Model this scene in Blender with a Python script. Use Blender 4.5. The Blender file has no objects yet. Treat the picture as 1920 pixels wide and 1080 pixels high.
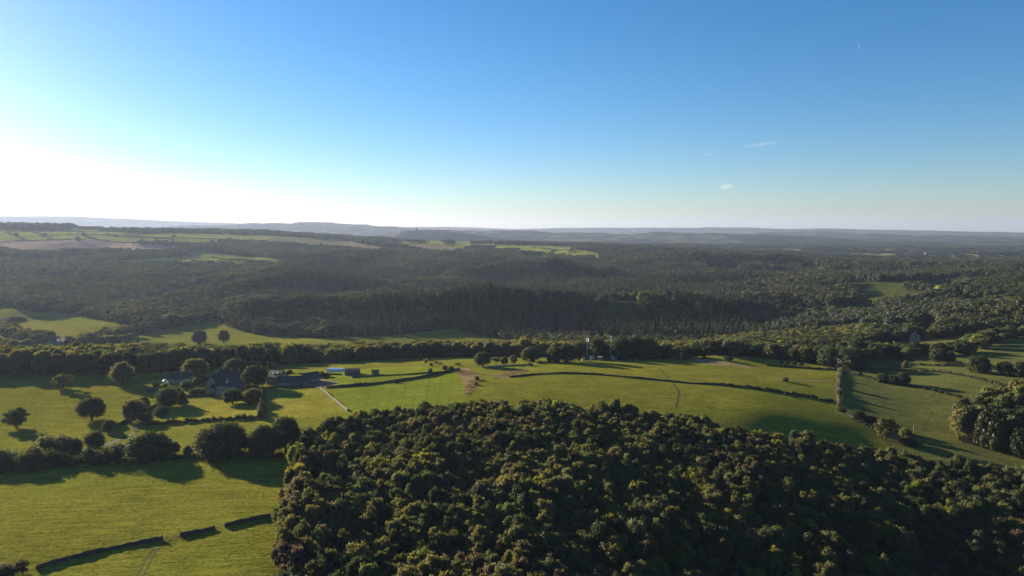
import bpy, bmesh, math, random, sys
import numpy as np
from mathutils import Vector, Matrix, noise as mnoise

R = math.radians
sc = bpy.context.scene
random.seed(7); rng = np.random.default_rng(7)

# ---------------------------------------------------------------- camera
CAMZ = 100.0
PITCH = math.atan((540 - 428) / 1280.0)
F = 1280.0                                   # focal length in pixels of a 1920 wide frame
cam_d = bpy.data.cameras.new('camera'); cam = bpy.data.objects.new('camera', cam_d)
sc.collection.objects.link(cam); sc.camera = cam
cam_d.sensor_width = 36; cam_d.lens = 24.0; cam_d.clip_start = 1; cam_d.clip_end = 90000
cam.location = (0, 0, CAMZ); cam.rotation_euler = (math.pi / 2 - PITCH, 0, 0)

# ---------------------------------------------------------------- light
SUN_AZ, SUN_EL = R(49), R(12.8)              # azimuth left of the viewing direction
sd = Vector((-math.sin(SUN_AZ) * math.cos(SUN_EL), math.cos(SUN_AZ) * math.cos(SUN_EL), math.sin(SUN_EL)))
w = bpy.data.worlds.new('World'); sc.world = w; w.use_nodes = True
nt = w.node_tree; nt.nodes.clear()
sky = nt.nodes.new('ShaderNodeTexSky'); sky.sky_type = 'NISHITA'; sky.sun_disc = False
sky.sun_elevation = SUN_EL; sky.sun_rotation = -SUN_AZ
sky.altitude = 0; sky.air_density = 1.0; sky.dust_density = 0.18; sky.ozone_density = 5.0
bg = nt.nodes.new('ShaderNodeBackground'); bg.inputs[1].default_value = 0.055
wo = nt.nodes.new('ShaderNodeOutputWorld')
hsv = nt.nodes.new('ShaderNodeHueSaturation'); hsv.inputs['Saturation'].default_value = 1.15
nt.links.new(sky.outputs[0], hsv.inputs['Color']); tnt = nt.nodes.new('ShaderNodeMix'); tnt.data_type = 'RGBA'; tnt.blend_type = 'MULTIPLY'; tnt.inputs[0].default_value = 1; tnt.inputs[7].default_value = (1.09, .99, .965, 1)
nt.links.new(hsv.outputs[0], tnt.inputs[6]); nt.links.new(tnt.outputs[2], bg.inputs[0]); nt.links.new(bg.outputs[0], wo.inputs[0])
sun_d = bpy.data.lights.new('sun', 'SUN'); sun = bpy.data.objects.new('sun', sun_d)
sc.collection.objects.link(sun); sun_d.energy = 5.0; sun_d.angle = R(0.5); sun_d.color = (1.0, 0.88, 0.68)
sun.rotation_euler = sd.to_track_quat('Z', 'Y').to_euler(); sun.location = (0, 0, 400)
sc.view_settings.view_transform = 'Standard'; sc.view_settings.look = 'None'
sc.view_settings.exposure = 1.65; sc.view_settings.gamma = 1; sc.view_settings.use_curve_mapping = False
sc.cycles.max_bounces = 6; sc.cycles.diffuse_bounces = 2; sc.cycles.transmission_bounces = 3
sc.cycles.glossy_bounces = 1; sc.cycles.volume_bounces = 0; sc.cycles.transparent_max_bounces = 4
sc.cycles.use_denoising = True

# ---------------------------------------------------------------- small helpers
cP, sP = math.cos(PITCH), math.sin(PITCH)
def at(px, py, d):                            # point on the ray of a pixel, d metres ahead
    a = (px - 960) / F; b = (540 - py) / F
    t = d / (cP + b * sP)
    return (a * t, d, CAMZ + t * (-sP + b * cP))
def proj(x, y, z):
    dz = z - CAMZ; f = y * cP - dz * sP; u = y * sP + dz * cP
    f = np.where(np.abs(f) < 1e-6, 1e-6, f)
    return 960 + F * x / f, 540 - F * u / f, f
def tag(o, label=None, cat=None, group=None, kind=None):
    if label: o['label'] = label
    if cat: o['category'] = cat
    if group: o['group'] = group
    if kind: o['kind'] = kind
    return o
def link(o, parent=None):
    sc.collection.objects.link(o)
    if parent: o.parent = parent
    return o
def mesh_np(name, v, f, mats=(), smooth=False):
    """v (n,3), f (m,k) array or list of faces"""
    me = bpy.data.meshes.new(name)
    v = np.asarray(v, dtype=np.float32)
    if isinstance(f, np.ndarray):
        m, k = f.shape
        me.vertices.add(len(v)); me.vertices.foreach_set('co', v.ravel())
        me.loops.add(m * k); me.loops.foreach_set('vertex_index', f.astype(np.int32).ravel())
        me.polygons.add(m); me.polygons.foreach_set('loop_start', np.arange(0, m * k, k, dtype=np.int32))
        me.update(calc_edges=True)
    else:
        me.from_pydata([tuple(map(float, p)) for p in v], [], f); me.update()
    if smooth: me.polygons.foreach_set('use_smooth', np.ones(len(me.polygons), dtype=bool))
    for mt in mats: me.materials.append(mt)
    return me
def empty(name, loc, rz=0):
    o = bpy.data.objects.new(name, None); o.location = loc; o.rotation_euler = (0, 0, rz); o.empty_display_size = 1
    return link(o)

class MB:
    """collects simple solids and builds them as ONE mesh object"""
    def __init__(s): s.v = []; s.f = []
    def add(s, vs, fs):
        n = len(s.v); s.v += [tuple(p) for p in vs]; s.f += [tuple(i + n for i in q) for q in fs]; return s
    def box(s, c, d, rz=0, top=1.0):
        x, y, z = c; a, b, h = d[0] / 2, d[1] / 2, d[2] / 2; cs, sn = math.cos(rz), math.sin(rz); vs = []
        for k, t in ((-1, 1.0), (1, top)):
            for i, j in ((-1, -1), (1, -1), (1, 1), (-1, 1)):
                X, Y = i * a * t, j * b * t; vs.append((x + X * cs - Y * sn, y + X * sn + Y * cs, z + k * h))
        return s.add(vs, [(3, 2, 1, 0), (4, 5, 6, 7), (0, 1, 5, 4), (1, 2, 6, 5), (2, 3, 7, 6), (3, 0, 4, 7)])
    def tube(s, p, q, r0, r1=None, n=8):
        p, q = Vector(p), Vector(q); r1 = r0 if r1 is None else r1
        ax = (q - p).normalized(); u = ax.orthogonal().normalized(); w_ = ax.cross(u); vs = []
        for c, r in ((p, r0), (q, r1)):
            for i in range(n):
                a = 2 * math.pi * i / n; vs.append(c + u * math.cos(a) * r + w_ * math.sin(a) * r)
        fs = [(i, (i + 1) % n, n + (i + 1) % n, n + i) for i in range(n)] + [tuple(range(n))[::-1], tuple(range(n, 2 * n))]
        return s.add(vs, fs)
    def build(s, name, m, parent=None, smooth=False):
        me = mesh_np(name, s.v, s.f, (m,), smooth); return link(bpy.data.objects.new(name, me), parent)

# ---------------------------------------------------------------- materials
def mat(name):
    m = bpy.data.materials.new(name); m.use_nodes = True; t = m.node_tree; t.nodes.clear()
    return m, t, t.nodes, t.links
def N(ns, kind, **kw):
    n = ns.new(kind)
    for k, v in kw.items(): setattr(n, k, v)
    return n
def noise_node(ns, lk, coord, scale, detail=4, rough=0.6):
    n = ns.new('ShaderNodeTexNoise'); n.inputs['Scale'].default_value = scale
    n.inputs['Detail'].default_value = detail; n.inputs['Roughness'].default_value = rough
    lk.new(coord, n.inputs['Vector']); return n
def surface(name, c1, c2, scale=1.0, rough=0.85, bump=0.3, spec=0.06, metal=0.0):
    m, t, ns, lk = mat(name)
    tc = ns.new('ShaderNodeTexCoord'); n1 = noise_node(ns, lk, tc.outputs['Object'], scale, 5)
    cr = ns.new('ShaderNodeValToRGB'); cr.color_ramp.elements[0].position = .3; cr.color_ramp.elements[1].position = .7
    cr.color_ramp.elements[0].color = (*c1, 1); cr.color_ramp.elements[1].color = (*c2, 1)
    lk.new(n1.outputs['Fac'], cr.inputs[0])
    p = ns.new('ShaderNodeBsdfPrincipled'); p.inputs['Roughness'].default_value = rough
    p.inputs['Specular IOR Level'].default_value = spec; p.inputs['Metallic'].default_value = metal
    b = ns.new('ShaderNodeBump'); b.inputs['Strength'].default_value = bump; b.inputs['Distance'].default_value = .1
    n2 = noise_node(ns, lk, tc.outputs['Object'], scale * 4, 3); lk.new(n2.outputs['Fac'], b.inputs['Height'])
    lk.new(b.outputs[0], p.inputs['Normal']); lk.new(cr.outputs[0], p.inputs['Base Color'])
    o = ns.new('ShaderNodeOutputMaterial'); lk.new(p.outputs[0], o.inputs[0]); return m
def leaf_mat(name, col, trans=0.55):
    m, t, ns, lk = mat(name)
    oi = ns.new('ShaderNodeObjectInfo'); tc = ns.new('ShaderNodeTexCoord')
    n1 = noise_node(ns, lk, tc.outputs['Object'], 6.0, 3)
    hs = ns.new('ShaderNodeHueSaturation'); hs.inputs['Color'].default_value = (*col, 1)
    mh = N(ns, 'ShaderNodeMapRange'); mh.inputs['To Min'].default_value = .478; mh.inputs['To Max'].default_value = .522
    lk.new(oi.outputs['Random'], mh.inputs['Value']); lk.new(mh.outputs[0], hs.inputs['Hue'])
    a = N(ns, 'ShaderNodeMath', operation='MULTIPLY_ADD'); a.inputs[1].default_value = 7.31; a.inputs[2].default_value = 0.1
    lk.new(oi.outputs['Random'], a.inputs[0]); fr = N(ns, 'ShaderNodeMath', operation='FRACT'); lk.new(a.outputs[0], fr.inputs[0])
    mv = N(ns, 'ShaderNodeMapRange'); mv.inputs['To Min'].default_value = .72; mv.inputs['To Max'].default_value = 1.3
    lk.new(fr.outputs[0], mv.inputs['Value'])
    mn = N(ns, 'ShaderNodeMapRange'); mn.inputs['From Min'].default_value = .3; mn.inputs['From Max'].default_value = .7
    mn.inputs['To Min'].default_value = .75; mn.inputs['To Max'].default_value = 1.25; lk.new(n1.outputs['Fac'], mn.inputs['Value'])
    mm = N(ns, 'ShaderNodeMath', operation='MULTIPLY'); lk.new(mv.outputs[0], mm.inputs[0]); lk.new(mn.outputs[0], mm.inputs[1])
    lk.new(mm.outputs[0], hs.inputs['Value'])
    d = ns.new('ShaderNodeBsdfDiffuse'); tr = ns.new('ShaderNodeBsdfTranslucent'); gl = ns.new('ShaderNodeBsdfGlossy')
    gl.inputs['Roughness'].default_value = .5; gl.inputs['Color'].default_value = (1, 1, 1, 1)
    lk.new(hs.outputs[0], d.inputs[0])
    tm = N(ns, 'ShaderNodeMix', data_type='RGBA', blend_type='MULTIPLY'); tm.inputs[0].default_value = 1
    tm.inputs[7].default_value = (1.7, 1.55, .8, 1); lk.new(hs.outputs[0], tm.inputs[6]); lk.new(tm.outputs[2], tr.inputs[0])
    m1 = ns.new('ShaderNodeMixShader'); m1.inputs[0].default_value = trans; lk.new(d.outputs[0], m1.inputs[1]); lk.new(tr.outputs[0], m1.inputs[2])
    m2 = ns.new('ShaderNodeMixShader'); m2.inputs[0].default_value = .015; lk.new(m1.outputs[0], m2.inputs[1]); lk.new(gl.outputs[0], m2.inputs[2])
    o = ns.new('ShaderNodeOutputMaterial'); lk.new(m2.outputs[0], o.inputs[0]); return m

LEAF = {
 'dark green': leaf_mat('leaf_dark', (.040, .052, .020), .4),
 'green': leaf_mat('leaf_green', (.066, .086, .029)),
 'olive green': leaf_mat('leaf_olive', (.096, .096, .034)),
 'yellow-green': leaf_mat('leaf_yellow', (.140, .150, .022)),
 'brown-tinged': leaf_mat('leaf_brown', (.085, .070, .048)),
 'grey-green': leaf_mat('leaf_grey', (.080, .088, .050)),
 'bracken': leaf_mat('leaf_bracken', (.19, .145, .095), .3),
}
MID_SHADED = {k_: leaf_mat('far_' + k_.replace('-', '_').replace(' ', '_'), tuple(a_ * f_ for a_, f_ in zip(c_, (.76, .85, .95))), .3) for k_, c_ in {'dark green': (.036, .046, .016), 'green': (.052, .066, .018), 'olive green': (.078, .078, .022), 'yellow-green': (.125, .130, .024), 'brown-tinged': (.080, .066, .048), 'grey-green': (.078, .082, .052)}.items()}  # leaf tints of the distant woods, darkened in place of weaker sunlight
CONIFER = leaf_mat('needles', (.040, .052, .022), .15)
BARK = surface('bark', (.05, .04, .03), (.10, .08, .06), 3, .95, .6)
STONE = surface('dry_stone', (.025, .022, .018), (.085, .075, .058), 2.2, .95, 1.0)
PALESTONE = surface('pale_stone', (.20, .16, .12), (.34, .28, .21), 2.0, .9, .6)
HOUSESTONE = surface('house_stone', (.14, .12, .10), (.26, .23, .18), 1.6, .9, .6)
SLATE = surface('slate', (.045, .040, .036), (.080, .072, .064), 2.5, .7, .5)
WHITE = surface('white_paint', (.70, .70, .68), (.82, .82, .80), 2, .5, .1)
GREYMETAL = surface('grey_metal', (.35, .36, .37), (.5, .5, .52), 2, .45, .1, .5, .3)
DARKMETAL = surface('dark_metal', (.05, .055, .05), (.09, .09, .085), 2, .6, .2)
GLASS = surface('window_glass', (.02, .025, .03), (.04, .05, .06), 1, .08, 0, .6)
WOOD = surface('pole_wood', (.16, .12, .08), (.28, .21, .15), 4, .9, .4)
PLASTIC = surface('polytunnel_film', (.62, .66, .70), (.78, .80, .82), 1, .3, .1, .5)
BRICK = surface('brick', (.22, .11, .07), (.33, .17, .11), 3, .9, .4)
COWHIDE = surface('black_hide', (.015, .013, .012), (.04, .035, .03), 2, .7, .1)
FLEECE = surface('fleece', (.55, .52, .46), (.72, .7, .64), 6, .95, .5)

# ---------------------------------------------------------------- terrain height
CP = []                                       # (x, y, z)
def v(px, py, d): CP.append(at(px, py, d))
def wz(px, d, z): CP.append(((px - 960) / F * d, d, z))
for q in [
 (100,1080,165),(500,1080,160),(100,950,205),(500,950,200),(100,870,250),(480,860,245),(100,800,310),(100,740,370),
 (100,700,430),(100,690,455),(400,765,333),(430,738,362),(560,745,340),(560,690,440),(700,750,330),(700,700,400),(300,800,300),
 (870,700,400),(800,675,470),(650,685,445),(1050,695,400),(1100,674,468),(1250,676,470),(1400,690,440),(1280,672,485),
 (1450,680,475),(1500,760,348),(1560,795,322),(1560,700,432),(1300,740,350),(1700,760,368),(1750,800,335),(1640,700,450),(1420,770,325),
 (1800,720,400),(1780,690,450),(1700,670,500),(1840,650,560),(1880,632,620),(1850,600,750),(1900,560,950),(1900,545,1060),
 (1700,600,800),(1600,645,640),(1600,605,850),(1550,580,980),(1700,545,1150),(1700,820,318),(1800,842,303),(1920,850,303),
 (100,635,800),(100,605,980),(0,572,1150),(200,590,1100),(400,640,790),(600,640,750),(850,618,850),(700,622,850),(350,600,960),
 (100,530,1450),(100,482,1900),(200,455,2300),(200,436,2750),(0,428,3000),(300,441,2600),(450,441,2900),(600,452,2900),
 (300,492,1850),(430,481,2000),(450,495,1800),(600,505,1750),(700,472,2300),(480,545,1220),
 (700,449,3300),(850,454,3500),(1000,458,3300),(1050,466,2800),(1050,480,2400),(1240,466,3500),(1340,473,3300),
 (1450,560,1250),(1450,510,1950),(1600,540,1250),(1600,505,1900),(1800,505,1900),(1750,520,1500),(480,436,3200)]:
    v(*q)
for q in [                                    # px, d, z : ground hidden under trees or behind ridges
 (200,60,13),(700,60,14),(1200,60,9),(1700,60,-4),(700,130,12),(1000,130,10),(1400,130,-2),(1900,130,-16),
 (700,170,13),(1000,165,11),(1300,170,1.5),(1600,170,-7),(1900,190,-13),(640,240,15),(1000,230,12),(1300,230,5),(1600,225,-1),(1900,235,-6.5),
 (700,290,17),(1000,295,14.5),(1300,295,10.5),(1600,290,-.5),(1780,275,-3),
 (1700,262,-4),(900,345,16.5),(1050,345,16),(1150,400,14.5),
 (100,500,-2),(400,500,-1),(700,540,-2),(960,560,-4),(1100,560,-4),(1300,580,-8),(1450,580,-6),(1350,480,10),
 (100,600,-24),(400,600,-22),(700,640,-24),(960,680,-26),(1200,700,-30),(1450,720,-22),
 (900,1060,-14),(700,1060,-27),(500,1080,-33),(1100,1060,-16),(1300,1050,-22),(900,820,-32),(1200,800,-40),(1400,850,-32),(1100,930,-34),
 (900,1250,-27),(1150,1260,-30),(1150,1500,-34),(850,1480,-36),(600,1160,-42),(850,1180,-42),(1100,1200,-40),(750,2000,0),(1100,1850,-26),(1350,1850,-24),(1300,2450,-4),(1250,2900,12),
 (200,3600,60),(600,4000,20),(900,4300,-5),(1250,4300,-10),(1500,3200,-26),(1700,3200,-28),(1900,3200,-28),
 (1500,2500,-14),(1750,2500,-22),(1920,1500,0),(2000,1200,8),
 (0,5200,-10),(500,5200,-30),(1000,5200,-30),(1500,5200,-32),(1920,5200,-32),(0,9000,-30),(960,9000,-30),(1920,9000,-30),
 (0,23000,-30),(960,23000,-30),(1920,23000,-30)]:
    wz(*q)
for th in (-1.25, 1.3):
    for r, zl, zr in ((60, 12, -8), (200, 8, -8), (450, 5, 6), (900, -30, 6), (1600, -5, 14), (3000, 60, -20), (6000, -20, -30), (23000, -30, -30)):
        CP.append((r * math.sin(th), r * math.cos(th), zl if th < 0 else zr))
for x_, y_ in ((0, 12), (20, 30)): CP.append((x_, y_, 8))
CP = np.array(CP)
def tl(x, y): return np.arctan2(x, y), np.log(np.hypot(x, y) + 1e-6)
_t, _l = tl(CP[:, 0], CP[:, 1]); KX = np.stack([_t, _l], 1)
def phi(d2): return 0.5 * d2 * np.log(d2 + 1e-12)
_n = len(KX)
A = phi(((KX[:, None] - KX[None]) ** 2).sum(-1)); A[np.diag_indices(_n)] += 2e-4
Pm = np.hstack([np.ones((_n, 1)), KX]); M_ = np.zeros((_n + 3, _n + 3)); M_[:_n, :_n] = A; M_[:_n, _n:] = Pm; M_[_n:, :_n] = Pm.T
W_ = np.linalg.solve(M_, np.concatenate([CP[:, 2], np.zeros(3)]))
TH = np.linspace(-1.3, 1.35, 420); LR = np.linspace(math.log(8), math.log(24000), 760)
gt, gl_ = np.meshgrid(TH, LR)
q = np.stack([gt.ravel(), gl_.ravel()], 1); Zt = np.zeros(len(q))
for i in range(0, len(q), 20000):
    b = q[i:i + 20000]; Zt[i:i + 20000] = phi(((b[:, None] - KX[None]) ** 2).sum(-1)) @ W_[:_n] + W_[_n] + b @ W_[_n + 1:]
Zt = Zt.reshape(gt.shape)
rr = np.exp(gl_)
far = np.clip((np.log(rr) - math.log(4600)) / .35, 0, 1); far = far * far * (3 - 2 * far)
Zt = Zt * (1 - far) + (-30) * far
def vnoise(x, y, seed=0):                     # cheap smooth noise, vectorised
    xi = np.floor(x).astype(np.int64); yi = np.floor(y).astype(np.int64); fx = x - xi; fy = y - yi
    fx = fx * fx * (3 - 2 * fx); fy = fy * fy * (3 - 2 * fy)
    def h(a, b):
        n = (a * 374761393 + b * 668265263 + seed * 974711) & 0x7fffffff
        n = ((n ^ (n >> 13)) * 1274126177) & 0x7fffffff
        return ((n ^ (n >> 16)) & 0xffff) / 65535.0
    return (h(xi, yi) * (1 - fx) + h(xi + 1, yi) * fx) * (1 - fy) + (h(xi, yi + 1) * (1 - fx) + h(xi + 1, yi + 1) * fx) * fy
def fbm(x, y, seed=0, o=4):
    s = 0; a = .5; t = 0
    for i in range(o): s = s + a * vnoise(x * 2 ** i, y * 2 ** i, seed + i); t += a; a *= .5
    return s / t
GX = rr * np.sin(gt); GY = rr * np.cos(gt)
RIDGES = [
 (5500, .055, [(690,449),(735,443),(752,435.5),(768,432.8),(792,432.3),(830,433),(870,435.5),(895,439.5),(925,445),(1000,452)]),
 (7600, .16, [(640,446),(700,441),(760,436),(830,432.5),(880,431.5),(960,433.5),(1020,434.5),(1060,437),(1120,438),(1190,439),(1235,436),(1290,436),(1320,438),(1440,441),(1560,446),(1650,452)]),
 (9700, .16, [(150,432),(300,427),(380,424),(440,420.5),(480,418.5),(550,421.5),(565,418),(620,418),(680,422),(760,427),(830,431),(900,436),(1000,444)]),
 (10500, .12, [(1300,444),(1400,438),(1480,434),(1540,432),(1600,436),(1700,440),(1800,441),(1920,442)]),
 (15000, .2, [(-900,412),(0,410),(130,409),(230,412),(330,416),(430,419),(600,424),(760,425.5),(830,425),(900,427),(960,429.5),(1000,429),(1060,427),(1160,427),(1300,427),(1330,426),(1400,427),(1480,429),(1540,428),(1640,430.5),(1740,431.5),(1820,433),(1920,434.5),(2900,436)]),
]
for D, wd, pts in RIDGES:
    PX = 960 + F * np.tan(np.clip(gt, -1.2, 1.2)); p = np.array(pts, float)
    cy = np.interp(PX, p[:, 0], p[:, 1])
    cr_ = CAMZ + D * (-(cy - 428) / F)
    cr_ = cr_ + (fbm(PX / 26, PX * 0 + D, 5) - .5) * D * 0.0009
    s = (gl_ - math.log(D)) / wd; s = np.where(s < 0, s * 1.0, s * 1.6)
    bell = np.exp(-s * s * 1.6)
    inside = np.clip((PX - p[0, 0]) / 60, 0, 1) * np.clip((p[-1, 0] - PX) / 60, 0, 1)
    if D == 15000: inside = inside * 0 + 1
    zz = -30 + (cr_ + 30) * bell * inside
    Zt = np.maximum(Zt, zz)
# valley spurs: steep towards the camera, gentle behind
SPURS = [
 (930, .050, [(395,612),(430,586),(480,576),(560,573),(700,573),(800,569),(860,558),(920,551),(1000,557),(1100,561),(1200,565),(1300,570),(1400,580),(1470,596),(1530,615)]),
 (1330, .034, [(430,545),(480,533),(560,529),(640,535),(720,547),(800,560)]),
 (1650, .050, [(800,528),(860,506),(960,498),(1060,502),(1140,516),(1200,533)]),
 (1480, .034, [(1120,556),(1200,540),(1300,530),(1400,528),(1480,538),(1540,556)]),
 (2080, .050, [(1060,508),(1160,493),(1300,485),(1450,487),(1560,499),(1640,512)]),
 (1290, .034, [(-60,562),(40,552),(140,548),(240,547),(330,548),(400,556),(450,570)]),
 (1760, .034, [(60,520),(140,508),(240,499),(340,496),(440,500),(520,516)]),
 (2350, .034, [(560,488),(640,480),(740,477),(840,482),(940,492),(1000,500)]),
 (700, .060, [(1640,664),(1700,634),(1780,612),(1850,600),(1920,590),(2200,580)]),
 (900, .050, [(1590,634),(1660,604),(1760,584),(1860,568),(2000,556),(2300,550)]),
 (1200, .050, [(1640,580),(1740,563),(1850,552),(2000,543),(2300,540)]),
]
for D, wd, pts in SPURS:
    PX = 960 + F * np.tan(np.clip(gt, -1.2, 1.2)); p = np.array(pts, float); RD = np.exp(gl_) * np.cos(np.clip(gt, -1.2, 1.2))
    cy = np.interp(PX, p[:, 0], p[:, 1]); b_ = (540 - cy) / F
    cr_ = CAMZ + D * (-sP + b_ * cP) / (cP + b_ * sP)
    s = np.log(RD / (D * (1 + .05 * (fbm(PX / 90, PX * 0 + D, 8) - .5)))) / wd; s = np.where(s < 0, s, s * .45)
    bell = np.exp(-s * s * 1.6); inside = np.clip((PX - p[0, 0]) / 50, 0, 1) * np.clip((p[-1, 0] - PX) / 50, 0, 1)
    inside = inside * inside * (3 - 2 * inside)
    Zt = Zt + np.maximum(cr_ - Zt, 0) * bell * inside
# rolling relief of the valley sides
_a = np.interp(rr, [1000, 1300, 2100, 2700, 4300, 5200], [0, 14, 13, 6, 7, 0])
_rn = 1 - np.abs(2 * fbm(GX / 330 + 3, GY / 420, 12, 3) - 1) * 1.6
Zt = Zt + _a * (_rn - .55) * 1.7
# gentle unevenness
amp = np.clip(rr / 900, .25, 3.0)
Zt = Zt + (fbm(GX / 60, GY / 60, 3) - .5) * amp * 2.2 * np.clip(rr / 300, .2, 1)
_dt = TH[1] - TH[0]; _dl = LR[1] - LR[0]
def zat(x, y):
    x = np.asarray(x, float); y = np.asarray(y, float)
    th, l = tl(x, y); thc = np.clip(th, -1.3, 1.349)
    a = np.clip((thc - TH[0]) / _dt, 0, len(TH) - 1.001); b = np.clip((l - LR[0]) / _dl, 0, len(LR) - 1.001)
    i = a.astype(int); j = b.astype(int); fa = a - i; fb = b - j
    z = (Zt[j, i] * (1 - fa) + Zt[j, i + 1] * fa) * (1 - fb) + (Zt[j + 1, i] * (1 - fa) + Zt[j + 1, i + 1] * fa) * fb
    k = np.clip((np.abs(th) - 1.3) / 1.2, 0, 1); k = k * k * (3 - 2 * k)
    return z * (1 - k) + 5.0 * k
_ys = np.exp(np.linspace(math.log(100), math.log(20000), 5000))
def G(px, py, dmin=0, dmax=1e9):              # where the ray of a pixel meets the ground
    a = (px - 960) / F; b = (540 - py) / F; t = _ys / (cP + b * sP)
    x = a * t; z = CAMZ + t * (-sP + b * cP); g = zat(x, _ys)
    hit = np.where((z <= g) & (_ys >= dmin) & (_ys <= dmax))[0]
    i = hit[0] if len(hit) else int(np.argmin(np.where((_ys >= dmin) & (_ys <= dmax), z - g, 1e9)))
    return Vector((float(x[i]), float(_ys[i]), float(g[i])))
def gz(x, y): return float(zat(x, y))

# ---------------------------------------------------------------- land cover
def inpoly(px, py, poly):
    c = np.zeros(np.shape(px), bool); n = len(poly); j = n - 1
    for i in range(n):
        xi, yi = poly[i]; xj, yj = poly[j]
        if yi != yj:
            c ^= ((yi > py) != (yj > py)) & (px < (xj - xi) * (py - yi) / (yj - yi) + xi)
        j = i
    return c
WOOD_NEAR = [(512,1500),(522,1110),(530,1030),(524,980),(540,930),(548,890),(590,838),(650,812),(760,792),(880,783),(1000,781),(1150,790),(1260,803),(1350,822),(1450,845),(1600,862),(1700,880),(1800,893),(1920,905),(2500,1000),(2500,1500)]
COPSE = [(1802,790),(1796,826),(1850,842),(1920,862),(2300,900),(2300,780),(1870,768)]
BELT_L = [(-900,716),(0,712),(150,706),(330,696),(500,687),(560,682),(700,676),(800,670),(985,668),(985,560),(-900,560)]
BELT_R = [(1000,668),(1060,672),(1230,674),(1290,668),(1400,668),(1470,676),(1560,687),(1608,688),(1618,660),(1650,640),(1650,560),(1000,560)]
FIELDS = [   # name, colour class, d range, polygon
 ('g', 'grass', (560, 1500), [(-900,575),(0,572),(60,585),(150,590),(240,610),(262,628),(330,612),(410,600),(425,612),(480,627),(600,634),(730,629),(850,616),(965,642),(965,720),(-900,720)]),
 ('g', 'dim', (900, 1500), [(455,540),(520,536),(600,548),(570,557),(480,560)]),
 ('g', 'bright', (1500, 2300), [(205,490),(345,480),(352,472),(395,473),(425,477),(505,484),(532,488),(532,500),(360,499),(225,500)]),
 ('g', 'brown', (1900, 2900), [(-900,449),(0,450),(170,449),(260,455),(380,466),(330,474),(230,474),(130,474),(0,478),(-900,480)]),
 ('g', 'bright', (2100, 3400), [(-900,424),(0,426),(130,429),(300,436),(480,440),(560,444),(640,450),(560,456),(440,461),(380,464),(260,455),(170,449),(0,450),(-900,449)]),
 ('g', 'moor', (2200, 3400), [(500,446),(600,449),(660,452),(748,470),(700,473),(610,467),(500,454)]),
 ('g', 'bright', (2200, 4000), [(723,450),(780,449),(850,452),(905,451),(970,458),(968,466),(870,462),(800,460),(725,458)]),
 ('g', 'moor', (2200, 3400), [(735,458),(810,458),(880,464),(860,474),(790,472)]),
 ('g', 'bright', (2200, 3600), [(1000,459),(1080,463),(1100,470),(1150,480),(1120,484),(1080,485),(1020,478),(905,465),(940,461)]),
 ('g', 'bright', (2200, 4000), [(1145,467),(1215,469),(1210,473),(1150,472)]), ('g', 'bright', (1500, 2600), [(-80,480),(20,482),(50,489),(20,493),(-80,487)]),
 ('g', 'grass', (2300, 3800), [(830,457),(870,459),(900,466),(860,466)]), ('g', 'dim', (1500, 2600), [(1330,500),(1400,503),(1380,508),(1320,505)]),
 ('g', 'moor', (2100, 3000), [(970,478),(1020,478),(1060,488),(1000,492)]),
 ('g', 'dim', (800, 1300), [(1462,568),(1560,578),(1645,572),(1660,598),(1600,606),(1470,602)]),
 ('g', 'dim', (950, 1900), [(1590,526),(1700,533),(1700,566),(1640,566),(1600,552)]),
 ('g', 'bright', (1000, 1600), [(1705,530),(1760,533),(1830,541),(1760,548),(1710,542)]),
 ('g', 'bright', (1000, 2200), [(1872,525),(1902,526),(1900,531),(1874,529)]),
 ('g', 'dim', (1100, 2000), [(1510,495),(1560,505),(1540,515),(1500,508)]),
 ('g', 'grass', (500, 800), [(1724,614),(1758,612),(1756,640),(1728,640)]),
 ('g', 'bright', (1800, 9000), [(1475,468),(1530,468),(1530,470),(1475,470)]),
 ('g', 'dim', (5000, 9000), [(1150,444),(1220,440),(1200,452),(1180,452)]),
]
def upoly(pts): return pts
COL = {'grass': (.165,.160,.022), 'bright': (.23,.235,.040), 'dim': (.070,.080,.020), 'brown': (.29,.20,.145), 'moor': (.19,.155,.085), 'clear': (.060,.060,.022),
       'floor': (.022,.024,.012), 'vivid': (.175,.190,.020), 'dull_shaded': (.112,.115,.032), 'lawn': (.215,.195,.028), 'bank': (.25,.17,.095), 'track': (.15,.14,.06)}  # right pastures: rougher olive grass, darkened further to stand in for shade
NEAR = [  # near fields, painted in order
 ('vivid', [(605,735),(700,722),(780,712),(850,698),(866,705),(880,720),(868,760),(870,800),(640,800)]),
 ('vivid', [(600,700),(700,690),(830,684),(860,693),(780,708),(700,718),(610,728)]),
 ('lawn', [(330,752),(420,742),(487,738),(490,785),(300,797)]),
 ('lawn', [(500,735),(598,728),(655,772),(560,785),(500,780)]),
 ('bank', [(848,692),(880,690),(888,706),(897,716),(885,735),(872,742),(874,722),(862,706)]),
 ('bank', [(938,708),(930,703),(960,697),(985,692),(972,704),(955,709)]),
 ('dull_shaded', [(1580,680),(1920,690),(2300,760),(2300,880),(1920,880),(1700,870),(1640,810),(1585,770)]),
 ('dull_shaded', [(1590,640),(2300,600),(2300,780),(1920,720),(1600,690)]),
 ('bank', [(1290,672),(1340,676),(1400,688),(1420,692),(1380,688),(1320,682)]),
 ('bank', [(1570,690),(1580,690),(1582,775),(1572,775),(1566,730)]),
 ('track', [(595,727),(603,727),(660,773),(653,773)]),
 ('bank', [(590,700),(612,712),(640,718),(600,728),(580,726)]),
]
def clearing(x, y):
    return fbm(x / 70, y / 120, 131) > np.where(x / np.maximum(y, 1) > .38, .655, .715)
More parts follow.
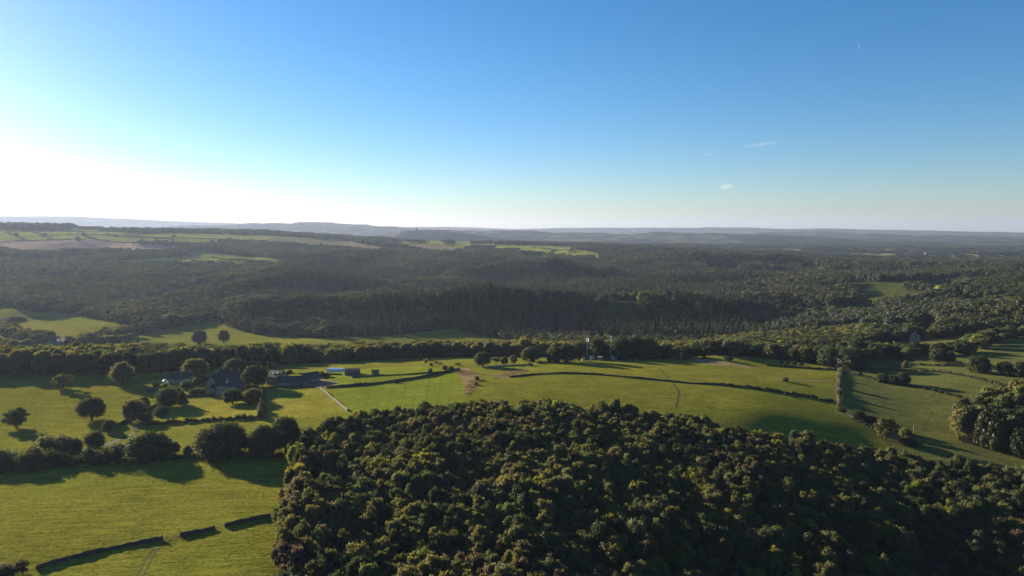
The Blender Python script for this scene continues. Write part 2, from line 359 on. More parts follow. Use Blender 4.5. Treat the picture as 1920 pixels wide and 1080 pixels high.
def cover(x, y):
    """ground colour and wood mask at world points"""
    z = zat(x, y); px, py, f = proj(x, y, z); d = y
    n = np.shape(x); col = np.zeros(n + (3,)); wood = np.zeros(n, bool)
    ok = f > 1
    isf = np.zeros(n, bool)
    nearm = (y < 560) | ((px > 1600) & (y < 640))
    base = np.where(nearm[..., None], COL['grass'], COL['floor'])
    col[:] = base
    wood |= ~nearm
    wood &= ~((y >= 560) & (y < 700) & (px > 1590) & (py > 655))
    for _, c, (d0, d1), poly in FIELDS:
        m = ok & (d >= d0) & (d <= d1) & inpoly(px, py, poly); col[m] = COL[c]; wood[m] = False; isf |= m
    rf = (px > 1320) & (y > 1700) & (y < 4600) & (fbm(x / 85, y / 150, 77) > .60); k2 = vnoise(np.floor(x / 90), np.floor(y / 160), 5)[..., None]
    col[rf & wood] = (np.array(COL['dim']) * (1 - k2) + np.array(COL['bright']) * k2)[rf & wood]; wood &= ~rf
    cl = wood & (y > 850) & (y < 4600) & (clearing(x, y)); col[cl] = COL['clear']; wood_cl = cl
    # right hillside pastures: rough grass, shade included in its colour
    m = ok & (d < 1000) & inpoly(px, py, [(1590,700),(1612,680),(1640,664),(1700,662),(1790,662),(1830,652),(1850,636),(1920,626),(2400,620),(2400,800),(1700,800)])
    col[m] = COL['dull_shaded']; wood[m] = False
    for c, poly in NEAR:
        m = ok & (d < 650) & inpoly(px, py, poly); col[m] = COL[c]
    m = ok & (d > 440) & (d < 575) & inpoly(px, py, BELT_L); wood[m] = True
    m = ok & (d > 485) & (d < 760) & inpoly(px, py, BELT_R); wood[m] = True
    m = (d < 340) & ok & inpoly(px, py, WOOD_NEAR) | (y < 140) & (y > -200) & (x > -30 - 0 * y) & ok & (px > 522); wood[m] = True
    m = ok & (d < 420) & inpoly(px, py, COPSE); wood[m] = True
    wood &= (y < 4800)
    # far plain beyond the woods: patchwork of copses, pasture and roofs
    nf = fbm(x / 260, y / 420, 11); nf2 = fbm(x / 90, y / 160, 23)
    fm = y > 4600
    pat = np.clip((nf2 - .50) * 12, 0, 1)[..., None]
    fc = np.array((.030, .036, .020)) * (1 - pat) + np.array((.085, .095, .04)) * pat
    col[fm] = fc[fm]; kn = (y > 4900) & (y < 6100) & (px > 700) & (px < 960); col[kn] = COL['floor']
    wood &= ~wood_cl
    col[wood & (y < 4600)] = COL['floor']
    # the slow colour drift of sward from dry to lush
    k = (fbm(x / 38, y / 38, 31) - .5)[..., None]
    col = col * (1 + k * np.array((.30, .12, .1)))
    return col, wood, px, py

# ---------------------------------------------------------------- ground mesh
ths = np.concatenate([np.linspace(-math.pi, -.86, 60, endpoint=False), np.linspace(-.86, -.70, 40, endpoint=False), np.linspace(-.70, .70, 1150), np.linspace(.70, .86, 40)[1:], np.linspace(.86, math.pi, 60)[1:]])
# radial spacing: fine where the picture looks at it
l0, l1 = math.log(8), math.log(24000)
def dens(l):
    return np.interp(l, [math.log(a) for a in (8, 90, 140, 500, 700, 1500, 3500, 6000, 24000)], [10, 30, 190, 240, 200, 190, 190, 90, 60])
ll = np.linspace(l0, l1, 4000); cum = np.concatenate([[0], np.cumsum((dens(ll)[1:] + dens(ll)[:-1]) / 2 * (ll[1] - ll[0]))])
NR = int(cum[-1]); lr = np.interp(np.linspace(0, cum[-1], NR), cum, ll)
gt2, gl2 = np.meshgrid(ths, lr); X = np.exp(gl2) * np.sin(gt2); Y = np.exp(gl2) * np.cos(gt2); Z = zat(X, Y)
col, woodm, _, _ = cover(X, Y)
nth = len(ths); idx = np.arange(NR * nth).reshape(NR, nth)
quads = np.stack([idx[:-1, :-1], idx[:-1, 1:], idx[1:, 1:], idx[1:, :-1]], -1).reshape(-1, 4)
V = np.stack([X, Y, Z], -1).reshape(-1, 3)
V = np.vstack([V, [[0, 0, float(Z[0].mean())]]]); cidx = len(V) - 1
def ground_material():
    m, t, ns, lk = mat('ground_cover')
    at_ = ns.new('ShaderNodeAttribute'); at_.attribute_name = 'cover'; geo = ns.new('ShaderNodeNewGeometry')
    n1 = noise_node(ns, lk, geo.outputs['Position'], .9, 5, .7)
    mp = ns.new('ShaderNodeMapping'); mp.inputs['Scale'].default_value = (.09, .85, .3); mp.inputs['Rotation'].default_value = (0, 0, R(-20)); lk.new(geo.outputs['Position'], mp.inputs[0])
    n2 = noise_node(ns, lk, mp.outputs[0], 1.0, 4, .65)
    n3 = noise_node(ns, lk, geo.outputs['Position'], .07, 5, .6)
    a = N(ns, 'ShaderNodeMath', operation='ADD'); lk.new(n1.outputs['Fac'], a.inputs[0]); lk.new(n2.outputs['Fac'], a.inputs[1])
    mr = N(ns, 'ShaderNodeMapRange'); mr.inputs['From Min'].default_value = .75; mr.inputs['From Max'].default_value = 1.25
    mr.inputs['To Min'].default_value = .62; mr.inputs['To Max'].default_value = 1.38; lk.new(a.outputs[0], mr.inputs['Value'])
    mr3 = N(ns, 'ShaderNodeMapRange'); mr3.inputs['From Min'].default_value = .35; mr3.inputs['From Max'].default_value = .65
    mr3.inputs['To Min'].default_value = .88; mr3.inputs['To Max'].default_value = 1.12; lk.new(n3.outputs['Fac'], mr3.inputs['Value'])
    mu = N(ns, 'ShaderNodeMath', operation='MULTIPLY'); mp2 = ns.new('ShaderNodeMapping'); mp2.inputs['Scale'].default_value = (.55, 1.5, .5); mp2.inputs['Rotation'].default_value = (0, 0, R(-14)); lk.new(geo.outputs['Position'], mp2.inputs[0])
    n4 = noise_node(ns, lk, mp2.outputs[0], 1.3, 3, .55); m4 = N(ns, 'ShaderNodeMapRange'); m4.inputs['From Min'].default_value = .36; m4.inputs['From Max'].default_value = .46; m4.inputs['To Min'].default_value = .55; lk.new(n4.outputs['Fac'], m4.inputs['Value'])
    mq = N(ns, 'ShaderNodeMath', operation='MULTIPLY'); lk.new(mr.outputs[0], mq.inputs[0]); lk.new(m4.outputs[0], mq.inputs[1]); lk.new(mq.outputs[0], mu.inputs[0]); lk.new(mr3.outputs[0], mu.inputs[1])
    vm = N(ns, 'ShaderNodeVectorMath', operation='SCALE'); lk.new(at_.outputs['Color'], vm.inputs[0]); lk.new(mu.outputs[0], vm.inputs['Scale'])
    p = ns.new('ShaderNodeBsdfDiffuse')
    lk.new(vm.outputs[0], p.inputs['Color'])
    b1 = ns.new('ShaderNodeBump'); b1.inputs['Strength'].default_value = .8; b1.inputs['Distance'].default_value = .45; lk.new(a.outputs[0], b1.inputs['Height'])
    lk.new(b1.outputs[0], p.inputs['Normal'])
    o = ns.new('ShaderNodeOutputMaterial'); lk.new(p.outputs[0], o.inputs[0]); return m
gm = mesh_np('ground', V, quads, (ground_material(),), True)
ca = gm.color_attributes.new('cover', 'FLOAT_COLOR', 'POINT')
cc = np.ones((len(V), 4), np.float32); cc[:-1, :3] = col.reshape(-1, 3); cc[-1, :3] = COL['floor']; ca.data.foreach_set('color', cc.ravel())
ground = link(bpy.data.objects.new('ground', gm)); tag(ground, kind='structure')

# ---------------------------------------------------------------- foliage builders
def ico(sub):
    bm = bmesh.new(); bmesh.ops.create_icosphere(bm, subdivisions=sub, radius=1)
    vv = np.array([p.co[:] for p in bm.verts]); ff = np.array([[q.index for q in p.verts] for p in bm.faces]); bm.free(); return vv, ff
ICO = {1: ico(1), 2: ico(2), 3: ico(3)}
def leaf_quads(r, c, nrm, size, up=0.0):
    """n small bent quads at c facing roughly nrm"""
    n = len(c); nn = nrm + r.normal(0, .55, (n, 3)); nn[:, 2] += up; nn /= np.linalg.norm(nn, axis=1)[:, None] + 1e-9
    a = np.cross(nn, r.normal(0, 1, (n, 3))); a /= np.linalg.norm(a, axis=1)[:, None] + 1e-9; b = np.cross(nn, a)
    s = (size * r.uniform(.6, 1.35, n))[:, None]; a = a * s * .5; b = b * s * .5 * r.uniform(.6, 1.0, n)[:, None]; k = nn * s * .18
    vv = np.stack([c - a - b * .6 - k, c + a * .7 - b + k, c + a + b * .6 - k, c - a * .6 + b + k], 1).reshape(-1, 3)
    return vv, np.arange(4 * n).reshape(n, 4)
def crown(name, lobes, nleaf, size, core=.84, sub=2, seed=0, m=None, up=.25, shell=(.80, 1.12)):
    """lobes: (n, 6) centre + radii.  An outline of clumps: rough solid cores inside a skin of leaf sprays."""
    r = np.random.default_rng(seed); L = np.array(lobes, float); V_ = []; F_ = []; o = 0
    if core > 0:
        iv, if_ = ICO[sub]
        for i, l in enumerate(L):
            d = 1 + (np.array([mnoise.noise(Vector(p * 2.3) + Vector((i * 3.1, seed, 0))) for p in iv]) * .38)[:, None]
            V_.append(iv * l[3:] * core * d + l[:3]); F_.append(np.hstack([if_, if_[:, 2:3]]) * 0 + np.hstack([if_, if_[:, 2:3]]) + o) if False else F_.append(np.column_stack([if_, if_[:, 2]]) + o); o += len(iv)
    wgt = (L[:, 3] * L[:, 4] + L[:, 3] * L[:, 5]); wgt = wgt / wgt.sum()
    k = r.choice(len(L), nleaf * 2, p=wgt); dr = r.normal(0, 1, (nleaf * 2, 3)); dr /= np.linalg.norm(dr, axis=1)[:, None]
    dr[:, 2] = np.where((dr[:, 2] < -.3) & (r.random(nleaf * 2) < .6), -dr[:, 2], dr[:, 2])
    bump = 1 + .16 * np.sin(dr[:, 0] * 9 + k) * np.sin(dr[:, 1] * 8 + 2 * k) + .12 * np.sin(dr[:, 2] * 11 + k * 1.7)
    c = L[k, :3] + dr * L[k, 3:] * (r.uniform(*shell, nleaf * 2) * bump)[:, None]
    ins = np.zeros(len(c), bool)
    for j, l in enumerate(L):
        ins |= (k != j) & ((((c - l[:3]) / l[3:]) ** 2).sum(1) < .62)
    c = c[~ins][:nleaf]; dn = dr[~ins][:nleaf]
    vv, ff = leaf_quads(r, c, dn, size, up); V_.append(vv); F_.append(ff + o)
    faces = np.vstack(F_); vs = np.vstack(V_)
    # triangles of the cores were stored as quads with a repeated corner: rebuild as a list only for those
    tri = faces[:, 2] == faces[:, 3]
    me = bpy.data.meshes.new(name); me.vertices.add(len(vs)); me.vertices.foreach_set('co', vs.astype(np.float32).ravel())
    t3 = faces[tri][:, :3]; q4 = faces[~tri]; me.loops.add(len(t3) * 3 + len(q4) * 4)
    me.loops.foreach_set('vertex_index', np.concatenate([t3.ravel(), q4.ravel()]).astype(np.int32))
    me.polygons.add(len(t3) + len(q4))
    me.polygons.foreach_set('loop_start', np.concatenate([np.arange(len(t3)) * 3, len(t3) * 3 + np.arange(len(q4)) * 4]).astype(np.int32))
    me.update(calc_edges=True)
    if m: me.materials.append(m)
    return me
def lobes_for(kind, seed):
    """crowns normalised to width 1 and height 1 (ground at z=0)"""
    r = np.random.default_rng(seed); L = []
    if kind == 'round':                       # isolated broadleaf, rounded with a short bole
        L.append([0, 0, .54, .35, .35, .37])
        for i in range(22):
            a = i * 2.4 + r.uniform(-.3, .3); e = -.75 + 2.1 * i / 21 + r.uniform(-.1, .1); q = .34
            L.append([math.cos(a) * math.cos(e) * q, math.sin(a) * math.cos(e) * q, .52 + math.sin(e) * .34, *(r.uniform(.11, .17) * np.array([1, 1, 1.0]))])
    elif kind == 'dome':                      # low wide dome, skirt near the ground
        L.append([0, 0, .42, .40, .38, .40])
        for i in range(26):
            a = i * 2.4 + r.uniform(-.3, .3); e = -.6 + 2.0 * i / 25; q = .36
            L.append([math.cos(a) * math.cos(e) * q, math.sin(a) * math.cos(e) * q, .42 + math.sin(e) * .42, *(r.uniform(.10, .16) * np.array([1, 1, 1.2]))])
    elif kind == 'wood':                      # tree of a closed wood: narrow, uneven heads
        k0 = r.integers(15, 21)
        for i in range(k0):
            a = i * 2.4 + r.uniform(-.4, .4); q = .43 * math.sqrt((i + .5) / k0) * r.uniform(.8, 1.1); s = r.uniform(.085, .16)
            L.append([math.cos(a) * q, math.sin(a) * q, r.uniform(.78, .93) - q * r.uniform(.45, .8), s, s, s * r.uniform(.9, 1.4)])
        L.append([0, 0, .55, .30, .30, .24])
    elif kind == 'loose':                     # gappy, several heads on visible limbs
        for i in range(20):
            a = i * 2.4 + r.uniform(-.5, .5); q = .08 + .32 * math.sin(math.pi * (.12 + .8 * i / 19)) * r.uniform(.6, 1.1); s = r.uniform(.08, .14)
            L.append([math.cos(a) * q, math.sin(a) * q, .25 + .66 * i / 19, s, s, s * .9])
    elif kind == 'bush':
        for i in range(9):
            a = i * 2.4; q = r.uniform(.05, .30); s = r.uniform(.18, .26)
            L.append([math.cos(a) * q, math.sin(a) * q, r.uniform(.25, .68) - q * .4, s, s, s * 1.2])
    elif kind == 'clipped':                   # dense, upright, almost cylindrical
        for z, s in ((.25, .36), (.42, .42), (.60, .44), (.76, .38)):
            for i in range(4):
                a = i * 1.57 + z * 5; L.append([math.cos(a) * .10, math.sin(a) * .10, z, s * .9, s * .9, .20])
    elif kind == 'tall':
        for i in range(13):
            z = .25 + .66 * i / 12; s = .24 * math.sin(math.pi * (.25 + .7 * i / 12)) + .08; a = i * 2.4; q = .16 * (1 - z) + .1
            L.append([math.cos(a) * q, math.sin(a) * q, z, s * 1.2, s * 1.2, .12])
    elif kind == 'flat':                      # umbrella head
        for i in range(10):
            a = i * 2.4; q = r.uniform(.05, .36); L.append([math.cos(a) * q, math.sin(a) * q, .74 - q * .35 + r.uniform(-.05, .1), .17, .17, .13])
    return L
def conifer_lobes(seed):
    r = np.random.default_rng(seed); L = []
    for i in range(9):
        z = .15 + .80 * i / 8; s = .46 * (1 - z) + .035
        for k in range(3 if i < 7 else 1):
            a = k * 2.1 + i; q = s * .35; L.append([math.cos(a) * q, math.sin(a) * q, z, s * .72, s * .72, .085])
    return L
CM = {}
def crown_mesh(kind, var, n=4200, size=.052, sub=2):
    key = (kind, var, n)
    if key not in CM:
        L = conifer_lobes(var) if kind == 'conifer' else lobes_for(kind, 100 + var * 7 + len(kind))
        core = {'loose': .35, 'flat': .7, 'conifer': .8, 'wood': .76, 'round': .60, 'dome': .78}.get(kind, .82)
        CM[key] = crown('crown_' + kind, L, n, size, core=core, sub=sub, seed=var + 1, m=LEAF['green'], up=.2 if kind != 'conifer' else -.1, shell=(.78, 1.30))
    return CM[key]
def trunk_mesh(kind, seed):
    key = ('trunk', kind, seed)
    if key in CM: return CM[key]
    r = random.Random(seed); b = MB(); top = {'bush': .4, 'loose': .75, 'flat': .62, 'conifer': .95}.get(kind, .62)
    w0 = .035 if kind != 'bush' else .03
    b.tube((0, 0, -.06), (0, 0, top * .45), w0 * 1.25, w0, 8); b.tube((0, 0, top * .44), (.01, .01, top), w0, w0 * .4, 7)
    if kind != 'conifer':
        for i in range(6):
            a = i * 1.9 + r.random(); z = top * (.40 + .09 * i); q = r.uniform(.18, .30)
            b.tube((0, 0, z), (math.cos(a) * q, math.sin(a) * q, z + .22), w0 * .5, w0 * .15, 5)
    CM[key] = mesh_np('trunk', b.v, b.f, (BARK,)); return CM[key]
ROOTS = {}
def make_tree(name, kind, loc, wid, hgt, tint, label, cat, group=None, var=0, rz=None, n=4200, size=.052):
    """thing > trunk, crown ; crown mesh shared, tint on the object"""
    o = empty(name, loc, rng.uniform(0, 6.28) if rz is None else rz); o.scale = (wid, wid, hgt)
    for nm, me in (('trunk', trunk_mesh(kind, var)), ('crown', crown_mesh(kind, var, n, size))):
        c = link(bpy.data.objects.new(nm, me), o)
        if nm == 'crown':
            c.material_slots[0].link = 'OBJECT'; c.material_slots[0].material = CONIFER if tint == 'conifer' else LEAF[tint]
    return tag(o, label, cat, group)

# ---- scattering a mass of trees that nobody could count: one object, its points carry whole trees
def proto_collection(name, meshes_mats):
    c = bpy.data.collections.new(name)
    for i, (me, mt) in enumerate(meshes_mats):
        o = bpy.data.objects.new('%s_%02d' % (name, i), me); c.objects.link(o)
        o.material_slots[0].link = 'OBJECT'; o.material_slots[0].material = mt
    return c
def mass(name, pts, scl, idx, coll, label=None, cat=None, rz=None):
    n = len(pts); me = bpy.data.meshes.new(name); me.vertices.add(n); me.vertices.foreach_set('co', np.asarray(pts, np.float32).ravel())
    rot = np.zeros((n, 3), np.float32); rot[:, 2] = rng.uniform(0, 6.28, n) if rz is None else rz
    for nm, ty, val in (('s', 'FLOAT_VECTOR', scl), ('r', 'FLOAT_VECTOR', rot)):
        at_ = me.attributes.new(nm, ty, 'POINT'); at_.data.foreach_set('vector', np.asarray(val, np.float32).ravel())
    at_ = me.attributes.new('i', 'INT', 'POINT'); at_.data.foreach_set('value', np.asarray(idx, np.int32))
    o = link(bpy.data.objects.new(name, me)); g = bpy.data.node_groups.new(name, 'GeometryNodeTree')
    g.interface.new_socket('Geometry', in_out='INPUT', socket_type='NodeSocketGeometry'); g.interface.new_socket('Geometry', in_out='OUTPUT', socket_type='NodeSocketGeometry')
    gi = g.nodes.new('NodeGroupInput'); go = g.nodes.new('NodeGroupOutput'); iop = g.nodes.new('GeometryNodeInstanceOnPoints')
    mtp = g.nodes.new('GeometryNodeMeshToPoints'); g.links.new(gi.outputs[0], mtp.inputs[0]); g.links.new(mtp.outputs[0], iop.inputs['Points'])
    ci = g.nodes.new('GeometryNodeCollectionInfo'); ci.inputs['Collection'].default_value = coll
    ci.inputs['Separate Children'].default_value = True; ci.inputs['Reset Children'].default_value = True
    g.links.new(ci.outputs[0], iop.inputs['Instance']); iop.inputs['Pick Instance'].default_value = True
    for nm, ty, sock in (('s', 'FLOAT_VECTOR', 'Scale'), ('r', 'FLOAT_VECTOR', 'Rotation'), ('i', 'INT', 'Instance Index')):
        a = g.nodes.new('GeometryNodeInputNamedAttribute'); a.data_type = ty; a.inputs[0].default_value = nm
        src = a.outputs[0]
        if nm == 'r':
            e = g.nodes.new('FunctionNodeEulerToRotation'); g.links.new(src, e.inputs[0]); src = e.outputs[0]
        g.links.new(src, iop.inputs[sock])
    g.links.new(iop.outputs[0], go.inputs[0]); md = o.modifiers.new('scatter', 'NODES'); md.node_group = g
    return tag(o, label, cat, kind='stuff')
def jitter_grid(x0, x1, y0, y1, s):
    gx, gy = np.meshgrid(np.arange(x0, x1, s), np.arange(y0, y1, s * .87)); gx = gx + (np.arange(gx.shape[0]) % 2)[:, None] * s * .5
    return (gx + rng.uniform(-.36, .36, gx.shape) * s).ravel(), (gy + rng.uniform(-.36, .36, gy.shape) * s).ravel()
def seen_mask(x, y, margin=.12, tall=15):
    px, py, f = proj(x, y, zat(x, y) + tall * .5); return (px > -1920 * margin) & (px < 1920 * (1 + margin)) & (f > 5)

TINTS = ['dark green', 'green', 'olive green', 'yellow-green', 'brown-tinged', 'grey-green']
# ---------------------------------------------------------------- the near wood
x, y = jitter_grid(-120, 260, 100, 345, 5.2)
z = zat(x, y); px, py, f = proj(x, y, z)
m = inpoly(px, py, WOOD_NEAR) & (px > -50) & (px < 2100) & (py < 1240)
x, y, z, px, py, f = [a[m] for a in (x, y, z, px, py, f)]
nt_ = len(x)
h = 8.8 + 3.2 * (fbm(x / 15, y / 15, 41) - .5) * 2 + rng.uniform(-1.2, 1.2, nt_)
wd = 6.3 + rng.uniform(-1.6, 2.4, nt_)
edge = (px < 620) & (py > 830); h = np.where(edge, h + .8, h)
ti = fbm(x / 22, y / 22, 51) + rng.uniform(-.22, .22, nt_)
tn = np.full(nt_, 2); tn[ti < .46] = 1; tn[ti < .34] = 0
rnd = rng.random(nt_); tn[rnd < .05] = 3; tn[(rnd > .80) & (fbm(x / 30, y / 30, 61) > .5)] = 4; tn[(rnd > .72) & (rnd < .80)] = 5
var = rng.integers(0, 7, nt_)
topx, topy, _ = proj(x, y, z + h * .85)
size = np.where((topx > -10) & (topx < 1930) & (topy < 1090) & (topy > 0), wd * h / (y * y), 0)
order = np.argsort(-size); N_IND = 215; ind = np.zeros(nt_, bool); ind[order[:N_IND]] = True; ind &= size > 0
def side(ax, ay):
    if ax < 600: return 'on the near wood\'s left edge'
    q = 'left' if ax < 850 else 'left-centre' if ax < 1080 else 'centre' if ax < 1320 else 'right-centre' if ax < 1600 else 'far right'
    return ('bottom rows of wood, ' if ay > 985 else 'lower wood, ') + q
SZ = lambda a: 'tall' if a > 10.6 else 'low' if a < 7.8 else 'medium'
for i in np.where(ind)[0]:
    dd_ = (x - x[i]) ** 2 + (y - y[i]) ** 2 + np.where(tn == tn[i], 1e6, 0); jn = int(np.argmin(dd_))
    rel = 'left of' if x[jn] - x[i] > abs(y[jn] - y[i]) else 'right of' if x[i] - x[jn] > abs(y[jn] - y[i]) else 'before' if y[jn] > y[i] else 'behind'
    make_tree('woodland_tree', 'wood', (x[i], y[i], z[i] - .3), wd[i], h[i], TINTS[tn[i]],
              '%s %s tree %s %s %s one, %s' % (SZ(h[i]), TINTS[tn[i]], rel, 'an' if TINTS[tn[jn]][0] == 'o' else 'a', TINTS[tn[jn]], side(topx[i], topy[i])), 'tree', 'trees of the near wood', var=int(var[i]), n=5200, size=.045)
PROTO_W = proto_collection('wood_proto', [(crown_mesh('wood', v_, 5200, .045), LEAF[t_]) for t_ in TINTS for v_ in range(7)])
r_ = ~ind
mass('woodland_trees', np.stack([x, y, z - .3], 1)[r_], np.stack([wd, wd, h], 1)[r_], tn[r_] * 7 + var[r_], PROTO_W,
     'rest of the dense mixed near wood of olive, dark and brownish crowns', 'woodland')

# ---------------------------------------------------------------- masses of trees further off
PROTO_M = proto_collection('mid_proto', [(crown_mesh(k_, v_, 700, .10, 1), MID_SHADED[t_]) for t_ in TINTS for k_, v_ in (('wood', 0), ('dome', 1), ('wood', 2), ('dome', 3))]
                           + [(crown_mesh('conifer', v_, 500, .10, 1), CONIFER) for v_ in range(3)] + [(crown_mesh('tall', 0, 600, .09, 1), MID_SHADED['green'])])
def tints(x, y, s, k=0, yel=.05, brn=.06):
    n = len(x); ti = fbm(x / s, y / s, 70 + k) + rng.uniform(-.2, .2, n); t = np.full(n, 2); t[ti < .55] = 1; t[ti < .45] = 0
    q = rng.random(n); t[q < yel] = 3; t[q > 1 - brn] = 4; t[(q > .8) & (q < .86)] = 5; return t
def belt(name, poly, d0, d1, s, hm, wm, label):
    x, y = jitter_grid(-600, 700, d0, d1, s); z = zat(x, y); px, py, f = proj(x, y, z)
    k = inpoly(px, py, poly) & seen_mask(x, y, .25); x, y, z = x[k], y[k], z[k]; n = len(x)
    h = hm * (.78 + .5 * fbm(x / 30, y / 30, 81)) * np.where((px[k] > 560) & (px[k] < 980), .82, np.where(px[k] < 350, 1.12, 1)) + rng.uniform(-1, 1, n) * hm * .1; w_ = wm * rng.uniform(.8, 1.25, n)
    t = tints(x, y, 60, 1, .04, .03)
    vv_ = np.where(rng.random(n) < .75, rng.integers(0, 2, n) * 2 + 1, rng.integers(0, 4, n))
    mass(name, np.stack([x, y, z - .3], 1), np.stack([w_, w_, h], 1), t * 4 + vv_, PROTO_M2, label, 'woodland')
PROTO_M2 = proto_collection('belt_proto', [(crown_mesh(k_, v_, 1900, .07, 2), LEAF[t_]) for t_ in TINTS for k_, v_ in (('wood', 0), ('dome', 1), ('wood', 2), ('round', 3))])
belt('treeline', BELT_L, 425, 560, 8.0, 12.6, 10.5, 'long dark treeline along the far side of the farm fields')
belt('treeline', BELT_R, 487, 760, 8.2, 10.5, 10, 'broad tree belt falling away behind the masts to the right')
belt('woodland', COPSE, 250, 420, 7.0, 13.5, 8.5, 'tall leafy copse at the right edge beyond the near wood')

x, y = jitter_grid(-2100, 2300, 590, 2350, 8.8)
k = seen_mask(x, y, .1); x, y = x[k], y[k]
_, wm_, px, py = cover(x, y)
wm_ &= (px > 1620) | (y > 760)
gap = fbm(x / 38, y / 38, 91); right_open = (px > 1440) & (y > 900)
wm_ &= ~(right_open & (gap > .62)); wm_ &= ~((gap > .80) & (y > 900))
x, y, px = x[wm_], y[wm_], px[wm_]; z = zat(x, y); n = len(x)
def cell(x, y, s, seed):                      # a patchwork of stands with crooked edges
    wx = x + (fbm(x / 40, y / 40, seed + 5) - .5) * s * 1.1; wy = y + (fbm(x / 40, y / 40, seed + 9) - .5) * s * 1.1
    return vnoise(np.floor(wx / s), np.floor(wy / s / 1.4), seed), vnoise(np.floor(wx / s) + 71, np.floor(wy / s / 1.4) + 13, seed)
c1, c2 = cell(x, y, 105, 140)
h = 9.5 + 7.5 * c1 + 4 * (fbm(x / 45, y / 45, 95) - .4) + rng.uniform(-2.4, 2.4, n) * (.4 + c2); w_ = (8.5 + 3.5 * c2) * rng.uniform(.7, 1.35, n) * np.where(px < 540, 1.3, 1)
nr = (px > 1450) & (y < 1500)
t = np.where(c2 < .30, 0, np.where(c2 < .62, 1, 2)); q_ = rng.random(n); t = np.where(q_ < .22, rng.integers(0, 3, n), t)
t = np.where((q_ > .965), 3, t); t = np.where((q_ > .92) & (q_ < .955), 4, t); t = np.where((q_ > .86) & (q_ < .92), 5, t); t = np.where((c1 > .86) & (q_ > .4), 5, t); t = np.where((c1 < .07) & (q_ > .55), 4, t)
ix = t * 4 + rng.integers(0, 4, n)
con = (px > 520) & (px < 1400) & (c1 > .42) & (y < 1900) & (rng.random(n) < .85)
ix = np.where(con, 24 + rng.integers(0, 3, n), ix); w_ = np.where(con, 5.2 + rng.uniform(-1, 1.5, n), w_); h = np.where(con, h * .8 + 6, h)
rh = (px > 1560) & (y < 1150); w_ = np.where(rh, w_ * 1.3, w_); h = np.where(rh, h * 1.05, h)
pts = np.stack([x, y, z - .4], 1); sc_ = np.stack([w_, w_, h], 1)
for nm_, mk_, lb_ in (('valley_woods', (px <= 560), 'broadleaf hanging woods on the left side of the shaded valley'),
                 ('valley_woods', (px > 560) & (px <= 1450), 'dark mixed conifer and broadleaf woods filling the middle valley'),
                 ('valley_woods', (px > 1450), 'sunlit leafy hillside woods and gardens at the right of the valley')):
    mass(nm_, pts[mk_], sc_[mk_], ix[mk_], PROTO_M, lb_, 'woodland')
vt = []
def vrow(pts, n_, dy, hh, dmin=560, dmax=1400):
    P = [G(a, b, dmin, dmax) for a, b in pts]
    for s in np.linspace(0, len(P) - 1.001, n_):
        i = int(s); c = P[i].lerp(P[i + 1], s - i); x_ = c.x + rng.normal(0, 4); y_ = c.y + rng.uniform(-dy, dy); vt.append((x_, y_, gz(x_, y_) - .3, hh * rng.uniform(.7, 1.2)))
vrow([(-60,618),(0,622),(30,630),(60,640),(85,648)], 46, 14, 12); vrow([(-60,655),(20,655),(60,655)], 24, 10, 10); vrow([(40,640),(62,648)], 12, 12, 13)
vrow([(72,636),(90,636)], 8, 8, 10); vrow([(118,642),(135,650)], 9, 6, 7); vrow([(150,650),(165,645),(190,636),(215,632),(238,632)], 40, 12, 11); vrow([(180,648),(240,642)], 22, 8, 9)
vrow([(232,655),(270,652),(300,655)], 14, 6, 7); vrow([(212,628),(232,624)], 10, 8, 10); vrow([(300,612),(345,612)], 12, 12, 11)
for a_, b_ in ((1560,590),(1600,592),(1640,588),(1500,584),(1655,575)): vrow([(a_ - 10, b_), (a_ + 12, b_)], 5, 8, 10, 700)
vrow([(1450,598),(1520,600),(1600,606),(1640,604)], 44, 16, 11, 700, 1200)
vrow([(1622,676),(1650,668),(1700,666),(1790,666),(1826,660)], 50, 6, 9, 430, 900); vrow([(1830,655),(1850,640),(1925,628)], 44, 10, 10, 430, 1000); vrow([(1660,668),(1720,670)], 12, 5, 8, 430, 900)
vt = np.array(vt); m_ = len(vt); wv = vt[:, 3] * rng.uniform(.8, 1.2, m_)
mass('valley_trees', vt[:, :3], np.stack([wv, wv, vt[:, 3]], 1), tints(vt[:, 0], vt[:, 1], 40, 9, .05, .06) * 4 + rng.integers(0, 4, m_), PROTO_M2, 'bushy trees around the hamlet and hedges on the valley floor', 'woodland')
print('mid trees', n)

# far woods: patches of some thirty heads each
def patch_mesh(seed):
    r = np.random.default_rng(seed); L = []
    for i in range(7):
        for j in range(7):
            s = r.uniform(.07, .11); L.append([(i - 3) / 6.4 + r.uniform(-.04, .04), (j - 3) / 6.4 + r.uniform(-.04, .04), r.uniform(.45, .75), s, s, s * 2.6])
    return crown('patch', L, 1100, .055, core=.9, sub=1, seed=seed, m=LEAF['green'], shell=(.85, 1.1))
PM = [patch_mesh(s_) for s_ in range(4)]
PROTO_P = proto_collection('patch_proto', [(p_, MID_SHADED[t_]) for t_ in TINTS for p_ in PM])
x, y = jitter_grid(-4500, 4700, 2350, 4800, 46); k = seen_mask(x, y, .08); x, y = x[k], y[k]
_, wm_, px, py = cover(x, y); g_ = fbm(x / 160, y / 160, 101)
wm_ &= ~((px > 1350) & (g_ > .50)); wm_ &= ~(g_ > .74)
x, y = x[wm_], y[wm_]; z = zat(x, y); n = len(x); t = tints(x, y, 300, 5, .02, .03)
mass('far_woods', np.stack([x, y, z - 1.5], 1), np.stack([np.full(n, 52), np.full(n, 52), 13 + rng.uniform(-3, 4, n)], 1), t * 4 + rng.integers(0, 4, n), PROTO_P,
     'distant woods and copses fading into the far valley', 'woodland')
